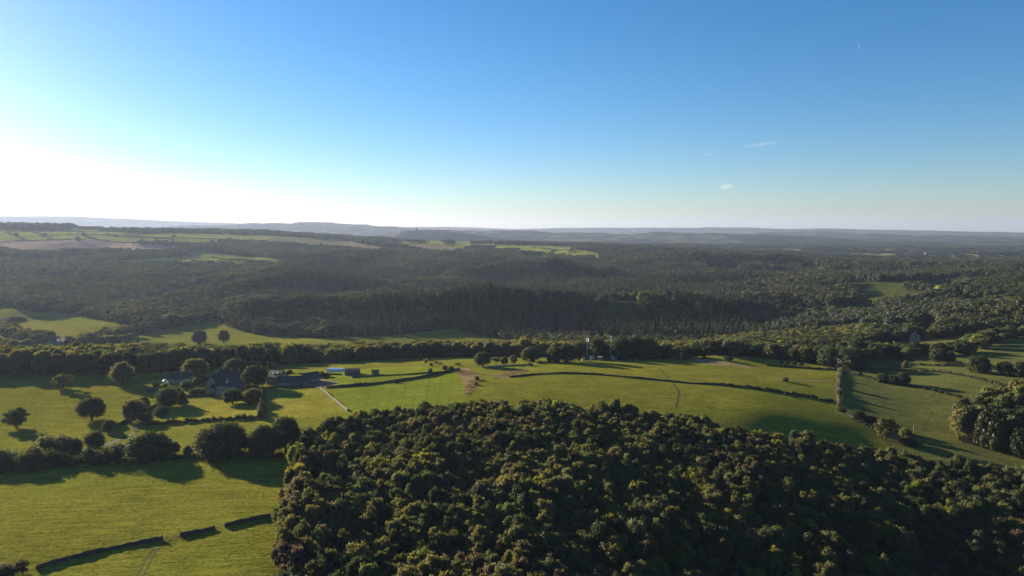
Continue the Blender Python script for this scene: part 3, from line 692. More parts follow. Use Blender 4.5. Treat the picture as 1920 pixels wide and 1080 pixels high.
x, y = jitter_grid(-8000, 8600, 4800, 9500, 120); k = seen_mask(x, y, .04); x, y = x[k], y[k]
g_ = fbm(x / 380, y / 600, 103); k = g_ > .5; x, y = x[k], y[k]; z = zat(x, y); n = len(x)
mass('far_woods', np.stack([x, y, z - 2], 1), np.stack([rng.uniform(90, 170, n), rng.uniform(60, 90, n), 11 + rng.uniform(-2, 4, n)], 1), tints(x, y, 500, 6, .0, .0) * 4 + rng.integers(0, 4, n), PROTO_P,
     'hazy blue woods on the plain below the far hills', 'woodland', rz=0)
print('patches', n)

# ---------------------------------------------------------------- lone trees, hedgerow trees, bushes
def px_tree(px, py, wpx, hpx, kind, tint, label, name='field_tree', cat='tree', group=None, var=0, n=None, dmin=0):
    g = G(px, py, dmin); k = g.y / F
    big = wpx > 30
    return make_tree(name, kind, g - Vector((0, 0, .25)), wpx * k, hpx * k * 1.0, tint, label, cat, group, var, n=n or (5200 if big else 2400), size=.045 if big else .062)
T = [
 (30,802,50,38,'loose','green','lone rounded tree in the pasture at the left edge of the picture',1),
 (172,788,53,43,'round','dark green','round dark tree alone in the middle of the sunlit left pasture',2),
 (230,720,36,42,'tall','grey-green','tall thin pale tree at the shadow edge beside the farm garden',3),
 (119,728,42,27,'loose','olive green','low spreading pale tree standing inside the large field shadow',4),
 (252,789,48,40,'round','grey-green','bushy grey-green tree beside the diagonal field wall',5),
 (270,768,24,24,'round','dark green','small dark tree just behind the bushy grey-green one',6),
 (315,764,38,38,'clipped','dark green','dense upright dark tree at the corner of the farm lawn',1),
 (366,708,50,36,'round','olive green','yellowish rounded tree behind the farmhouse, left of its gable',7),
 (440,700,42,28,'dome','dark green','dark dome tree behind the long farmhouse roof',1),
 (479,729,50,45,'round','dark green','big dark tree between farmhouse and slate barn',8),
 (436,758,40,30,'round','dark green','multi-stemmed dark tree on the farm lawn below the house',9),
 (474,757,40,30,'dome','olive green','paler rounded tree at the lawn corner beside the tall hedge',2),
 (280,862,84,52,'dome','dark green','largest domed oak on the boundary above the lower left pasture',3),
 (226,860,28,30,'round','brown-tinged','small brown-tinged tree left of the domed oak',10),
 (328,852,22,26,'round','olive green','small roundish tree right of the domed oak',11),
 (418,854,100,62,'dome','dark green','wide dark oak on the boundary, left neighbour of the wood',4),
 (492,856,56,60,'dome','dark green','dark tree filling the gap between the wide oak and a wood corner tree',5),
 (536,850,62,70,'round','dark green','dark leafy tree joining the top left corner of the wood',12),
 (205,811,26,25,'round','dark green','small dark tree at the lower end of the diagonal wall',13),
 (905,688,34,29,'round','dark green','dark tree with lit left flank beside the rough bank',14),
 (930,684,20,16,'flat','olive green','little flat-topped tree right of the dark bank tree',1),
 (946,684,16,16,'round','green','small round tree in front of the treeline near the rough bank',1),
 (962,683,16,18,'loose','grey-green','small pale tree between bank and ridge clump',2),
 (995,677,36,28,'dome','green','rounded green tree at the left end of the ridge clump',6),
 (1040,679,34,30,'dome','dark green','dark tree left of the shorter mast',7),
 (1064,679,36,34,'dome','dark green','dark tree close beside the shorter mast',8),
 (1086,677,32,36,'round','dark green','dark tree behind the shorter mast',3),
 (1122,674,34,38,'round','dark green','dark tree between the two masts',4),
 (1165,674,40,42,'dome','dark green','tall dark tree right of the taller mast',1),
 (1190,673,42,42,'dome','dark green','tall dark tree above the white trailer',9),
 (1213,673,40,40,'round','dark green','last big dark tree of the ridge clump',5),
 (1278,673,42,26,'dome','green','spreading tree alone right of the ridge clump',2),
 (1758,681,30,28,'round','green','short-trunked tree in the right hand pastures below the houses',6),
 (1779,682,24,24,'round','brown-tinged','reddish small tree right of the short-trunked one',7),
 (1834,698,41,32,'dome','dark green','large spreading tree standing alone in the right hand pastures',3),
 (1884,703,30,25,'round','dark green','dark tree at the right edge behind the copse',8),
 (1915,706,36,28,'dome','dark green','darker tree cut by the right edge of the picture',4),
 (1636,672,15,11,'flat','olive green','tiny umbrella-shaped tree in the right hand pasture',3),
 (1655,717,26,18,'dome','dark green','left tree of the row on the slanting right hand hedge',5),
 (1675,720,24,18,'dome','dark green','middle tree of the row on the slanting right hand hedge',6),
 (1692,721,28,24,'dome','dark green','right tree of the row on the slanting right hand hedge',7),
 (1630,662,34,24,'dome','dark green','dark rounded tree at the edge of the right hand pasture',8),
 (1703,672,26,22,'round','green','green tree in front of the grey stone houses',9),
 (1597,692,60,40,'dome','dark green','broad dark tree at the end of the ridge belt, by the pole line',9),
 (1555,686,46,36,'dome','green','rounded tree left of the broad dark one at the ridge belt end',2),
 (322,612,36,24,'dome','grey-green','hazy tree clump in the lit valley field',1),
 (374,644,28,26,'dome','dark green','left one of two dark trees in the valley meadow',2),
 (420,645,22,26,'round','dark green','right one of two dark trees in the valley meadow',3),
]
for a in T: px_tree(*a[:7], var=a[7])
B = [
 (10,880,76,50,'bush','green','big green bush mass at the left edge above the lower pasture'),
 (58,880,60,52,'bush','green','second big lit bush right of the left edge one'),
 (106,852,66,46,'bush','grey-green','wide grey-green bush below the lone left tree'),
 (142,846,34,32,'bush','dark green','dark bush between the wide bush and the wall end'),
 (178,842,40,36,'bush','dark green','dark bush under the small dark tree'),
 (100,868,34,28,'bush','brown-tinged','pinkish flowering bush on the lower left hedge'),
 (180,868,34,32,'bush','grey-green','pale rounded bush rising from the lower left hedge'),
 (354,852,20,26,'bush','brown-tinged','brownish cone-shaped bush between the two big oaks'),
 (343,760,22,34,'conifer','grey-green','pale conifer right of the dense upright tree'),
 (302,778,34,20,'bush','dark green','low dark shrub spreading below the dense upright tree'),
 (275,790,28,14,'bush','dark green','low shrub at the foot of the diagonal wall'),
 (806,698,12,9,'bush','dark green','single round bush on the upper strip field'),
 (834,693,13,11,'bush','grey-green','left of two small bushes before the rough bank'),
 (846,695,12,13,'bush','olive green','right of two small bushes before the rough bank'),
 (798,680,8,9,'bush','yellow-green','upper of two pale bushes on the strip field edge'),
 (808,686,9,9,'bush','yellow-green','lower of two pale bushes on the strip field edge'),
 (742,718,9,7,'bush','dark green','tiny pointed bush on the long dark field wall'),
 (594,708,12,13,'bush','olive green','left bush by the farm yard end'),
 (603,707,13,15,'bush','green','middle bush by the farm yard end'),
 (613,707,12,11,'bush','dark green','right bush by the farm yard end'),
 (528,701,12,8,'bush','dark green','left trimmed bush behind the slate barn'),
 (543,700,14,9,'bush','dark green','right trimmed bush behind the slate barn'),
 (512,693,14,10,'bush','brown-tinged','brownish shrub above the slate barn roof'),
 (895,713,12,9,'bush','dark green','dark gorse bush on the rough bank'),
 (892,722,9,9,'bush','bracken','rusty bush low on the rough bank'),
 (994,686,12,8,'bush','dark green','small dark bush left of the curving ridge wall'),
 (1012,682,14,8,'bush','olive green','olive shrub below the ridge clump'),
 (1320,672,9,8,'bush','dark green','tiny bush on the track right of the spreading tree'),
 (1365,677,20,10,'bush','dark green','low dark bush beside the pale track strip'),
 (1472,715,14,9,'bush','dark green','dark bush at the foot of a leaning pole'),
 (1473,741,10,7,'bush','dark green','left small bush on the dark hillside hedge'),
 (1496,743,6,5,'bush','dark green','right small bush on the dark hillside hedge'),
 (1576,771,16,10,'bush','dark green','dark bush at the foot of the pole line hedge'),
 (1608,787,34,23,'bush','dark green','large dark bush on the slope above the wood'),
 (1634,794,22,15,'bush','dark green','dark bush trailing right from the large slope bush'),
 (1660,824,44,42,'loose','olive green','leafy thicket tree at the top edge of the wood, right'),
 (1698,822,26,26,'bush','green','green bush right of the thicket tree'),
 (1700,832,40,16,'bush','brown-tinged','reddish scrub spilling below the green bush'),
 (1697,690,10,17,'bush','olive green','upright bush on the right hand pasture hedge'),
 (1612,703,12,7,'bush','dark green','dark shrub at the upper end of the slanting hedge'),
 (1465,683,9,8,'bush','grey-green','first pale bush of the hedge below the ridge belt'),
 (1478,682,9,8,'bush','grey-green','second pale bush of the hedge below the ridge belt'),
 (1490,683,9,8,'bush','olive green','third pale bush of the hedge below the ridge belt'),
 (1502,684,9,7,'bush','grey-green','fourth pale bush of the hedge below the ridge belt'),
 (1574,700,10,9,'bush','olive green','topmost bush of the pole line hedge'),
 (1572,712,12,12,'bush','bracken','upper tawny bush of the pole line hedge'),
 (1573,727,13,13,'bush','grey-green','grey bush in the middle of the pole line hedge'),
 (1572,742,13,14,'bush','olive green','olive bush low in the pole line hedge'),
 (1573,756,11,11,'bush','bracken','lowest tawny bush of the pole line hedge'),
 (310,725,12,10,'bush','brown-tinged','russet shrub below the white summerhouse'),
 (292,724,16,10,'bush','dark green','dark shrub left of the white summerhouse'),
 (330,738,24,15,'bush','dark green','dark garden shrub right of the white summerhouse'),
 (350,728,26,16,'bush','green','rounded garden shrub between the left cottage and farmhouse'),
 (366,722,24,16,'bush','olive green','lit garden shrub below the yellowish tree'),
 (378,716,22,14,'bush','dark green','dark evergreen shrub left of the gable'),
 (365,738,22,14,'bush','dark green','dark shrub on the terrace left of the farmhouse'),
 (378,738,20,14,'bush','green','green shrub close to the annex wall'),
 (395,721,14,12,'bush','olive green','pointed shrub growing against the gable'),
 (10,1080,46,26,'bush','brown-tinged','brownish hawthorn in the bottom left corner'),
 (42,1076,32,28,'loose','brown-tinged','thin twiggy hawthorn at the end of the lowest wall'),
 (25,602,40,10,'bush','dark green','dark shrub patch in the upper left valley field'),
 (1532,587,20,14,'dome','dark green','left dark tree in the dim valley field'),
 (1562,586,19,14,'dome','dark green','right dark tree in the dim valley field'),
]
for i, (px_, py_, w_, h_, k_, t_, l_) in enumerate(B):
    tree_like = k_ in ('dome', 'loose', 'conifer')
    px_tree(px_, py_, w_, h_, k_, t_, l_, 'small_tree' if tree_like else 'bush', 'small tree' if tree_like else 'bush', var=i % 6, n=3600 if w_ > 25 else 1500)

# ---------------------------------------------------------------- walls, hedges, paths
def gline(pts, step=1.5, dmin=0, dmax=1e9):
    P = [G(a, b, dmin, dmax) for a, b in pts]; out = []
    for a, b in zip(P[:-1], P[1:]):
        n = max(1, int((b.xy - a.xy).length / step))
        for i in range(n):
            t = i / n; out.append(a.xy.lerp(b.xy, t))
    out.append(P[-1].xy); return [Vector((p.x, p.y, gz(p.x, p.y))) for p in out]
def strip(P, h, w0, w1, jag, seed=0, wob=.0):
    """a long low body following the ground, with an uneven top"""
    r = random.Random(seed); V_ = []; F_ = []
    for i, p in enumerate(P):
        a = P[max(0, i - 1)]; b = P[min(len(P) - 1, i + 1)]; t = (b - a); t.z = 0; t.normalize(); nn = Vector((-t.y, t.x, 0))
        hh = h * (1 + r.uniform(-jag, jag)); c = p + nn * r.uniform(-wob, wob); k = w1 * r.uniform(.85, 1.15)
        hh *= 1 + .22 * math.sin(i * .21 + seed) * math.sin(i * .067)
        V_ += [c + nn * w0 / 2 - Vector((0, 0, .4)), c + nn * k / 2 + Vector((0, 0, hh * .86)), c + nn * k * .2 + Vector((0, 0, hh)),
               c - nn * k * .2 + Vector((0, 0, hh * (1 - r.random() * jag * .5))), c - nn * k / 2 + Vector((0, 0, hh * .86)), c - nn * w0 / 2 - Vector((0, 0, .4))]
    for i in range(len(P) - 1):
        o = i * 6
        for k in range(5): F_.append((o + k, o + k + 1, o + k + 7, o + k + 6))
    F_.append((0, 1, 2, 3, 4, 5)); e = (len(P) - 1) * 6; F_.append((e + 5, e + 4, e + 3, e + 2, e + 1, e))
    return V_, F_
def wall(pts, label, h=1.25, m=None, seed=0, step=.9, group=None, name='dry_stone_wall', cat='wall', w=.55, jag=.16, **kw):
    P = gline(pts, step, **kw); V_, F_ = strip(P, h, w, w * .72, jag, seed, .05); o0 = P[0].copy()
    me = mesh_np(name, [p - o0 for p in V_], F_, (m or STONE,)); o = link(bpy.data.objects.new(name, me)); o.location = o0
    return tag(o, label, cat, group)
def hedge(pts, label, h=1.8, w=1.8, tint='dark green', seed=0, step=1.6, n_per=60, size=.42, name='hedge', cat='hedge', group=None, **kw):
    P = gline(pts, step, **kw); o0 = P[0].copy(); r = random.Random(seed); L = []
    for p in P:
        c = p - o0; s = r.uniform(.55, 1.4) * (1 if r.random() > .07 else .35)
        L.append([c.x + r.uniform(-.2, .2), c.y + r.uniform(-.2, .2), c.z + h * .42 * s, step * .85, w * .5 * s if False else max(w, step) * .55 * s, h * .58 * s])
    me = crown(name, L, min(60000, int(n_per * len(P))), size, core=.88, sub=1, seed=seed, m=LEAF[tint], shell=(.85, 1.15))
    o = link(bpy.data.objects.new(name, me)); o.location = o0; return tag(o, label, cat, group)
def path_strip(pts, wid, m, name, step=2.0, lift=.05, off=0, **kw):
    P = gline(pts, step, **kw); V_ = []; F_ = []
    for i, p in enumerate(P):
        a = P[max(0, i - 1)]; b = P[min(len(P) - 1, i + 1)]; t = (b - a); t.z = 0; t.normalize(); nn = Vector((-t.y, t.x, 0)); ww = wid * rng.uniform(.8, 1.2)
        for s in (-.5, .5):
            q = p + nn * (s * ww + off); V_.append((q.x, q.y, gz(q.x, q.y) + lift))
    F_ = [(2 * i, 2 * i + 1, 2 * i + 3, 2 * i + 2) for i in range(len(P) - 1)]
    o = link(bpy.data.objects.new(name, mesh_np(name, V_, F_, (m,)))); return tag(o, kind='structure')
TRACKSTONE = surface('weathered_stone', (.12, .10, .075), (.22, .18, .135), 2.0, .9, .6)
GW = 'remains of the wall across the lower left pasture'
wall([(68,1069),(90,1061),(120,1052),(150,1045),(190,1035),(240,1024),(285,1016),(306,1013)], 'longest piece of dark dry stone wall across the lower left pasture', 1.15, w=.6, seed=1, group=GW)
wall([(338,1007),(360,1002),(385,997),(403,992)], 'short middle piece of the broken lower left wall', 1.1, w=.65, seed=2, group=GW)
wall([(421,989),(450,981),(480,974),(508,969)], 'upper piece of the broken lower left wall before the wood', 1.1, w=.6, seed=3, group=GW)
wall([(612,728),(650,725),(690,722),(740,716),(780,710),(815,704),(840,698),(862,693)], 'long dark field wall rising to the rough bank', 1.2, seed=4)
wall([(600,729),(627,750),(652,771)], 'pale straight wall running down from the farm yard to the wood', 1.0, TRACKSTONE, 5, w=.5)
wall([(955,708),(1000,703),(1060,700.5),(1110,702),(1165,707),(1230,713),(1290,719),(1350,722)], 'curving wall over the crest of the central field', .9, seed=6, w=.5)
hedge([(1350,722),(1400,727),(1450,734),(1500,742),(1560,753)], 'dark hedge continuing the crest wall down to the poles', 1.5, 1.3, seed=7)
hedge([(268,797),(330,795),(380,791),(430,788),(490,785)], 'trimmed dark hedge along the foot of the farm lawn', 1.9, 1.6, seed=8)
hedge([(493,738),(492,755),(490,772),(488,788)], 'tall dark hedge between farm lawn and yellow field', 4.0, 2.2, seed=9)
wall([(485,765),(487,784)], 'short pale garden wall beside the tall hedge', 1.8, PALESTONE, 10, w=1.2)
wall([(660,709),(700,706),(760,703),(800,700),(850,697)], 'low wall dividing the bright strip fields', .7, seed=11)
wall([(215,803),(235,792),(262,778),(292,762),(312,750)], 'diagonal wall between left pasture and farm track', 1.3, seed=12)
hedge([(-40,884),(0,880),(60,876),(120,874),(180,872),(218,868)], 'thick overgrown hedge above the lower left pasture', 5.0, 4.5, seed=13, step=2.4, n_per=160, size=.6)
hedge([(218,868),(280,864),(350,860),(420,858),(480,858),(530,858)], 'low dark hedge under the boundary oaks', 1.8, 1.6, seed=14)
wall([(345,745),(375,744),(400,743)], 'low stone terrace wall left of the farmhouse', 1.2, seed=15)
wall([(497,729),(515,727),(535,727),(590,727)], 'yard wall in front of the long low barn', 1.1, seed=16)
wall([(560,702),(600,703),(640,703)], 'wall behind the farm yard leading to the dark barn', 1.0, seed=17)
hedge([(1582,690),(1650,692.5),(1700,695),(1760,698),(1800,704),(1850,715),(1900,734)], 'long thin hedge under the right hand pastures', 1.3, 1.2, seed=18)
hedge([(1602,703),(1640,713),(1690,722),(1740,731),(1800,745)], 'slanting hedge across the right hand field', 1.1, 1.1, seed=19)
hedge([(1640,672),(1700,675),(1740,677),(1800,680)], 'upper low hedge in the right hand pastures', 1.0, 1.2, seed=20)
hedge([(1700,684),(1760,686),(1830,689),(1900,697)], 'lower broken hedge in the right hand pastures', 1.1, 1.2, seed=21)
hedge([(1574,768),(1600,786),(1630,803),(1660,818)], 'scrubby hedge from the pole line down to the wood', 1.5, 1.4, seed=22)
hedge([(1577,693),(1574,712),(1574,735),(1574,762)], 'upright hedge bank carrying the pole line', 1.3, 1.3, 'olive green', seed=23)
hedge([(1440,686),(1480,689),(1520,692),(1565,694)], 'low hedge at the foot of the ridge belt', 1.3, 1.3, seed=24)
wall([(905,690),(930,688),(960,686),(990,685)], 'sunlit wall left of the ridge clump', .9, PALESTONE, 25)
hedge([(245,632),(262,625),(290,620),(305,616)], 'valley hedge leading to the hazy tree clump', 2.2, 2.5, seed=26, dmin=560)
hedge([(262,650),(300,647),(340,650)], 'hedge by the valley cottage', 2.2, 2.5, seed=27, dmin=560)
SOIL = surface('worn_earth', (.045, .040, .022), (.08, .07, .04), .8, .95, .5)
GRASSLINE = surface('flattened_grass', (.07, .085, .016), (.09, .11, .02), .8, .95, .5)
DRY = surface('dry_grass', (.18, .14, .075), (.30, .23, .13), 1.2, .95, .8)
path_strip([(1236,690),(1250,705),(1264,722),(1273,735),(1271,750),(1267,764)], .7, SOIL, 'path')
for of in (-.9, .9): path_strip([(949,697),(940,703),(928,711)], .6, SOIL, 'path', off=of)
for of in (-.8, .8): path_strip([(262,1082),(275,1055),(290,1030),(300,1022)], .28, SOIL, 'path', off=of)
path_strip([(253,812),(230,822),(200,835),(170,842)], 2.6, surface('track_grit', (.03, .032, .02), (.05, .05, .03), 1, .95, .5), 'track')
path_strip([(1290,672),(1330,676),(1370,681),(1420,690)], 1.6, DRY, 'path')
path_strip([(1450,711),(1500,713),(1560,714)], 1.4, DRY, 'path')
for k_, xx in enumerate(range(690, 862, 22)):  # tramlines of the bright field
    path_strip([(xx + 6, 722 - (xx - 690) * .1), (xx, 745), (xx - 10, 775)], .16, GRASSLINE, 'path')

def tuft(px, py, n, spread, hh, label, seed):
    """a patch of tall dry grass on the rough bank"""
    g = G(px, py); r = np.random.default_rng(seed); c = r.normal(0, spread, (n, 2)); V_ = []; F_ = []
    for i, (a, b) in enumerate(c):
        z0 = gz(g.x + a, g.y + b) - g.z; t = r.uniform(0, 6.28); w_ = r.uniform(.15, .35); k = hh * r.uniform(.5, 1.3); lx, ly = r.normal(0, .25, 2)
        V_ += [(a - math.cos(t) * w_, b - math.sin(t) * w_, z0 - .1), (a + math.cos(t) * w_, b + math.sin(t) * w_, z0 - .1), (a + lx, b + ly, z0 + k)]; F_.append((3 * i, 3 * i + 1, 3 * i + 2))
    o = link(bpy.data.objects.new('tall_grass', mesh_np('tall_grass', V_, F_, (LEAF['bracken'],)))); o.location = g; return tag(o, label, 'grass', kind='stuff')
for k_, (a_, b_, s_) in enumerate([(862,696,2.5),(872,699,3),(882,702,3),(888,706,2),(891,711,2),(888,716,1.6),(884,721,1.5),(881,726,1.4),(878,731,1.3),(875,737,1),(945,704,2.5),(953,702,2.5),(962,699,2.5),(972,696,2.2),(980,694,2)]):
    tuft(a_, b_, 420, s_, .55, 'pinkish dry grass on the rough bank between the green fields', k_)

# far hedgerows and walls on the hill pastures
GF = 'dark boundaries between the hillside pastures'
for i, (ps, lb) in enumerate([
 ([(-60,436),(0,435),(50,434),(120,434),(195,434)], 'topmost long boundary across the left hill pastures'),
 ([(-60,456),(0,454),(50,451),(107,450),(175,448)], 'boundary between green pasture and brown field on the left hill'),
 ([(10,436),(32,444),(52,451)], 'leftmost slanting boundary on the left hill pastures'),
 ([(62,436),(80,442),(100,450)], 'second slanting boundary from the left on the hill pastures'),
 ([(80,441),(120,440.5),(175,440)], 'short level boundary in the middle of the left hill pastures'),
 ([(155,440),(180,448)], 'short slanting boundary at the end of the level one'),
 ([(180,449),(250,455),(320,460),(375,466)], 'long boundary along the upper edge of the brown field'),
 ([(175,440),(240,443),(300,446),(390,448),(475,450)], 'long middle boundary reaching right under the hilltop wood'),
 ([(200,439),(260,444),(325,450)], 'slanting boundary under the left end of the hilltop wood'),
 ([(212,444),(260,446),(312,447)], 'short boundary beside the slanting one under the hilltop wood'),
 ([(287,455),(340,458),(375,461),(420,459)], 'boundary just above the small tree clumps on the hill'),
 ([(230,492),(300,490),(350,487),(365,491)], 'hedge inside the bright clearing above the left woods'),
 ([(360,484),(420,487),(500,490)], 'hedge along the bright clearing right of the gap'),
 ([(960,471),(1002,472)], 'left level boundary of the small far hill fields'),
 ([(1000,465),(1042,469),(1085,471)], 'long upper boundary of the small far hill fields'),
 ([(1005,479),(1040,477),(1080,474)], 'lower boundary of the small far hill fields'),
 ([(1042,469),(1027,476)], 'short cross boundary in the small far hill fields'),
 ([(1080,465),(1067,471)], 'right short cross boundary in the small far hill fields'),
 ([(960,487),(990,481),(1017,475)], 'slanting boundary beside the moor patch on the far hill'),
 ([(740,458),(790,457),(850,461)], 'boundary across the far central strips'),
 ([(1490,575),(1560,582),(1640,590)], 'hedge across the dim right valley field')]):
    hedge(ps, lb, 2.6, 3.0, 'dark green', 40 + i, step=7, n_per=26, size=1.3, name='field_boundary', cat='hedge', group=GF, dmin=700)

# hilltop woods and far hedgerow trees
hp = []
def row(pts, n, dy, hh, dmin=1000):
    P = [G(a, b, dmin) for a, b in pts]; seg = np.linspace(0, len(P) - 1.001, n)
    for s in seg:
        i = int(s); c = P[i].lerp(P[i + 1], s - i); x_ = c.x + rng.normal(0, 6); y_ = c.y + rng.uniform(-dy, dy)
        hp.append((x_, y_, gz(x_, y_) - .4, hh * rng.uniform(.75, 1.2)))
row([(-120,429),(0,429),(60,431),(128,431)], 320, 60, 24, 1500); row([(198,434),(250,435),(300,437),(400,438),(480,439),(590,444)], 560, 50, 17, 1500)
row([(590,446),(650,449),(720,452),(800,455)], 190, 60, 13, 1500); row([(256,458),(294,459)], 26, 14, 11, 1500); row([(316,460),(345,461)], 16, 12, 10, 1500)
row([(376,463),(420,464),(480,460)], 90, 50, 12, 1500); row([(400,455),(460,456),(500,458)], 60, 25, 12, 1500); row([(830,456),(850,456)], 30, 30, 14, 1500)
row([(885,457),(930,458),(960,458),(1000,460)], 130, 40, 14, 1500); row([(1080,468),(1110,470),(1150,476)], 60, 40, 13, 1500); row([(1090,463),(1150,464),(1250,470)], 110, 60, 13, 1500)
row([(20,480),(90,478),(130,476)], 60, 25, 13, 1200); row([(120,474),(155,474)], 26, 12, 13, 1200); row([(160,476),(210,476),(300,478),(350,480)], 130, 30, 13, 1200)
for a_, b_ in ((28,443),(80,443),(98,434),(157,443),(145,451),(395,465),(432,452),(325,445)): row([(a_, b_), (a_ + 2, b_)], 3, 5, 12, 1500)
hp = np.array(hp); n = len(hp); t = tints(hp[:, 0], hp[:, 1], 90, 7, .01, .03); wv = hp[:, 3] * rng.uniform(.75, 1.05, n)
mass('hilltop_woods', hp[:, :3], np.stack([wv, wv, hp[:, 3]], 1), t * 4 + rng.integers(0, 4, n), PROTO_M, 'dark hilltop woods and hedgerow trees on the far pastures', 'woodland')

# ---------------------------------------------------------------- buildings
def house(name, label, cat, px, py, wpx, W, eave, ridge, rz=0, wm=None, rm=None, wins=(), chim=(), sky_=(), door=None, group=None, turn=False, dmin=0, z0=None, d=None, L=None):
    g = G(px, py, dmin) if d is None else Vector((*at(px, py, d)[:2], gz(*at(px, py, d)[:2])))
    L = L or wpx * g.y / F; W2 = W
    if turn: rz = rz + math.pi / 2
    o = empty(name, g + Vector((0, (L if turn else W) * .5, 0)), rz); tag(o, label, cat, group)
    wm = wm or HOUSESTONE; rm = rm or SLATE
    b = MB(); a, c = L / 2, W / 2
    b.add([(-a, -c, -1), (a, -c, -1), (a, c, -1), (-a, c, -1), (-a, -c, eave), (a, -c, eave), (a, c, eave), (-a, c, eave), (-a, 0, ridge), (a, 0, ridge)],
          [(0, 1, 5, 4), (2, 3, 7, 6), (1, 2, 6, 9, 5), (3, 0, 4, 8, 7), (3, 2, 1, 0)]); b.build('wall', wm, o)
    k = .35; e2 = eave - k * (ridge - eave) / c + .06; tt = .16; b = MB(); A = a + .25
    b.add([(-A, -c - k, e2), (A, -c - k, e2), (A, 0, ridge + .06), (-A, 0, ridge + .06), (-A, c + k, e2), (A, c + k, e2),
           (-A, -c - k, e2 + tt), (A, -c - k, e2 + tt), (A, 0, ridge + .06 + tt), (-A, 0, ridge + .06 + tt), (-A, c + k, e2 + tt), (A, c + k, e2 + tt)],
          [(6, 7, 8, 9), (9, 8, 11, 10), (1, 0, 3, 2), (2, 3, 4, 5), (0, 1, 7, 6), (5, 4, 10, 11), (1, 2, 8, 7), (2, 5, 11, 8), (3, 0, 6, 9), (4, 3, 9, 10)])
    rf = b.build('roof', rm, o)
    for cx in chim:
        b = MB().box((cx * a, 0, ridge + .5), (.8, .6, 1.5)).box((cx * a, 0, ridge + 1.3), (.95, .75, .14)); b.tube((cx * a - .15, 0, ridge + 1.35), (cx * a - .15, 0, ridge + 1.7), .12, .1, 6); b.build('chimney', wm, rf)
    for (sx, q) in sky_:
        zc = eave + (ridge - eave) * q; yc = -c * (1 - q); sl = math.atan2(ridge - eave, c); bb = MB().box((0, 0, 0), (.9, 1.2, .12)); so = bb.build('skylight', WHITE, rf)
        so.location = (sx * a, yc - .12, zc + .32); so.rotation_euler = (sl, 0, 0)
    for (wx, wz_, ww, wh) in wins:
        fo = MB().box((wx * a, -c - .03, wz_), (ww + .22, .1, wh + .22)).build('window', WHITE, o)
        nb = max(1, int(ww / .5)); pb = MB()
        for j in range(nb): pb.box((wx * a + (j - (nb - 1) / 2) * ww / nb, -c - .085, wz_), (ww / nb - .1, .03, wh))
        pb.build('pane', GLASS, fo)
    if door:
        dd = MB().box((door * a, -c - .03, 1.05), (1.0, .08, 2.1)).build('door', DARKMETAL, o); MB().box((door * a + .35, -c - .1, 1.05), (.06, .08, .2)).build('handle', GREYMETAL, dd)
    return o
house('farmhouse', 'two-storey stone farmhouse front range with slate roof facing the lawn', 'house', 425, 741, 41, 7.5, 4.9, 7.4, .03,
      wins=[(-.62,3.9,1.6,.8),(-.12,3.9,1.6,.8),(.62,3.9,1.2,.8),(-.66,1.4,2.0,1.0),(-.2,1.4,.8,1.6),(.08,1.4,.8,1.6),(.6,1.4,1.4,1.0)], chim=(), sky_=[(-.1,.62)], door=.33)
fh = G(425, 741); D2 = fh.y + 15
za = at(427, 706.5, D2)[2] - fh.z; zb = at(427, 695.5, D2 + 4)[2] - fh.z
house('farmhouse', 'long rear range of the farmhouse with chimneys on its slate roof', 'house', 427, 741, 60, 8, za, zb, .03, d=D2, L=60 * D2 / F,
      wins=[(-.8,za-.9,1.4,.7),(-.4,za-.9,1.6,.7),(0,za-.9,1.4,.7),(.5,za-.9,1.4,.7)], chim=(-.72,.1,.55))
house('gabled_wing', 'tall gabled wing with sunlit pale side at the left of the farmhouse', 'house', 397, 741, 17, 5.2, zb - 3.2, zb + .2, .03, d=fh.y + 6, L=8, turn=True, wm=PALESTONE, chim=(.7,))
house('stone_annex', 'low stone annex at the left end of the farmhouse', 'house', 394, 743, 20, 5.4, 3.1, 5.2, .03, d=fh.y + .5, L=7, turn=True, wins=[])
house('slate_barn', 'tall stone barn with bluish slate roof behind the big dark tree', 'barn', 516, 722, 30, 8, 4.6, 7.4, -.5, sky_=[(-.2,.5),(.4,.6)], wins=[(-.3,2.4,.8,.8)])
house('long_barn', 'long low stone barn with slate roof right of the farmhouse', 'barn', 548, 724, 62, 6.5, 2.7, 4.8, .12, door=.5, wins=[(-.5,1.4,.8,.7)])
house('end_barn', 'pale-gabled stone building at the right end of the long low barn', 'barn', 580, 718, 18, 5.5, 2.6, 5.4, .7, wm=PALESTONE, L=9)
house('cottage', 'stone cottage with dark roof left of the farm garden', 'cottage', 336, 721, 40, 7, 3.3, 6.0, -.05, wins=[(-.6,1.8,1.2,1.0),(0,1.8,1.2,1.0),(.5,1.8,1.2,1.0)], chim=(.8,), door=.25)
house('garden_shed', 'low dark shed at the bottom corner of the cottage garden', 'shed', 282, 736, 20, 3.5, 1.6, 2.4, -.1, wm=DARKMETAL, L=5.5)
house('field_barn', 'dark open-fronted barn on the strip field', 'barn', 659, 704, 25, 6, 2.4, 3.3, .0, wm=DARKMETAL, rm=DARKMETAL, wins=[])
house('field_shelter', 'small brown animal shelter on the strip field right of the dark barn', 'shed', 703, 703, 12, 3.5, 1.9, 2.5, .0, wm=WOOD, rm=SLATE, door=.3)
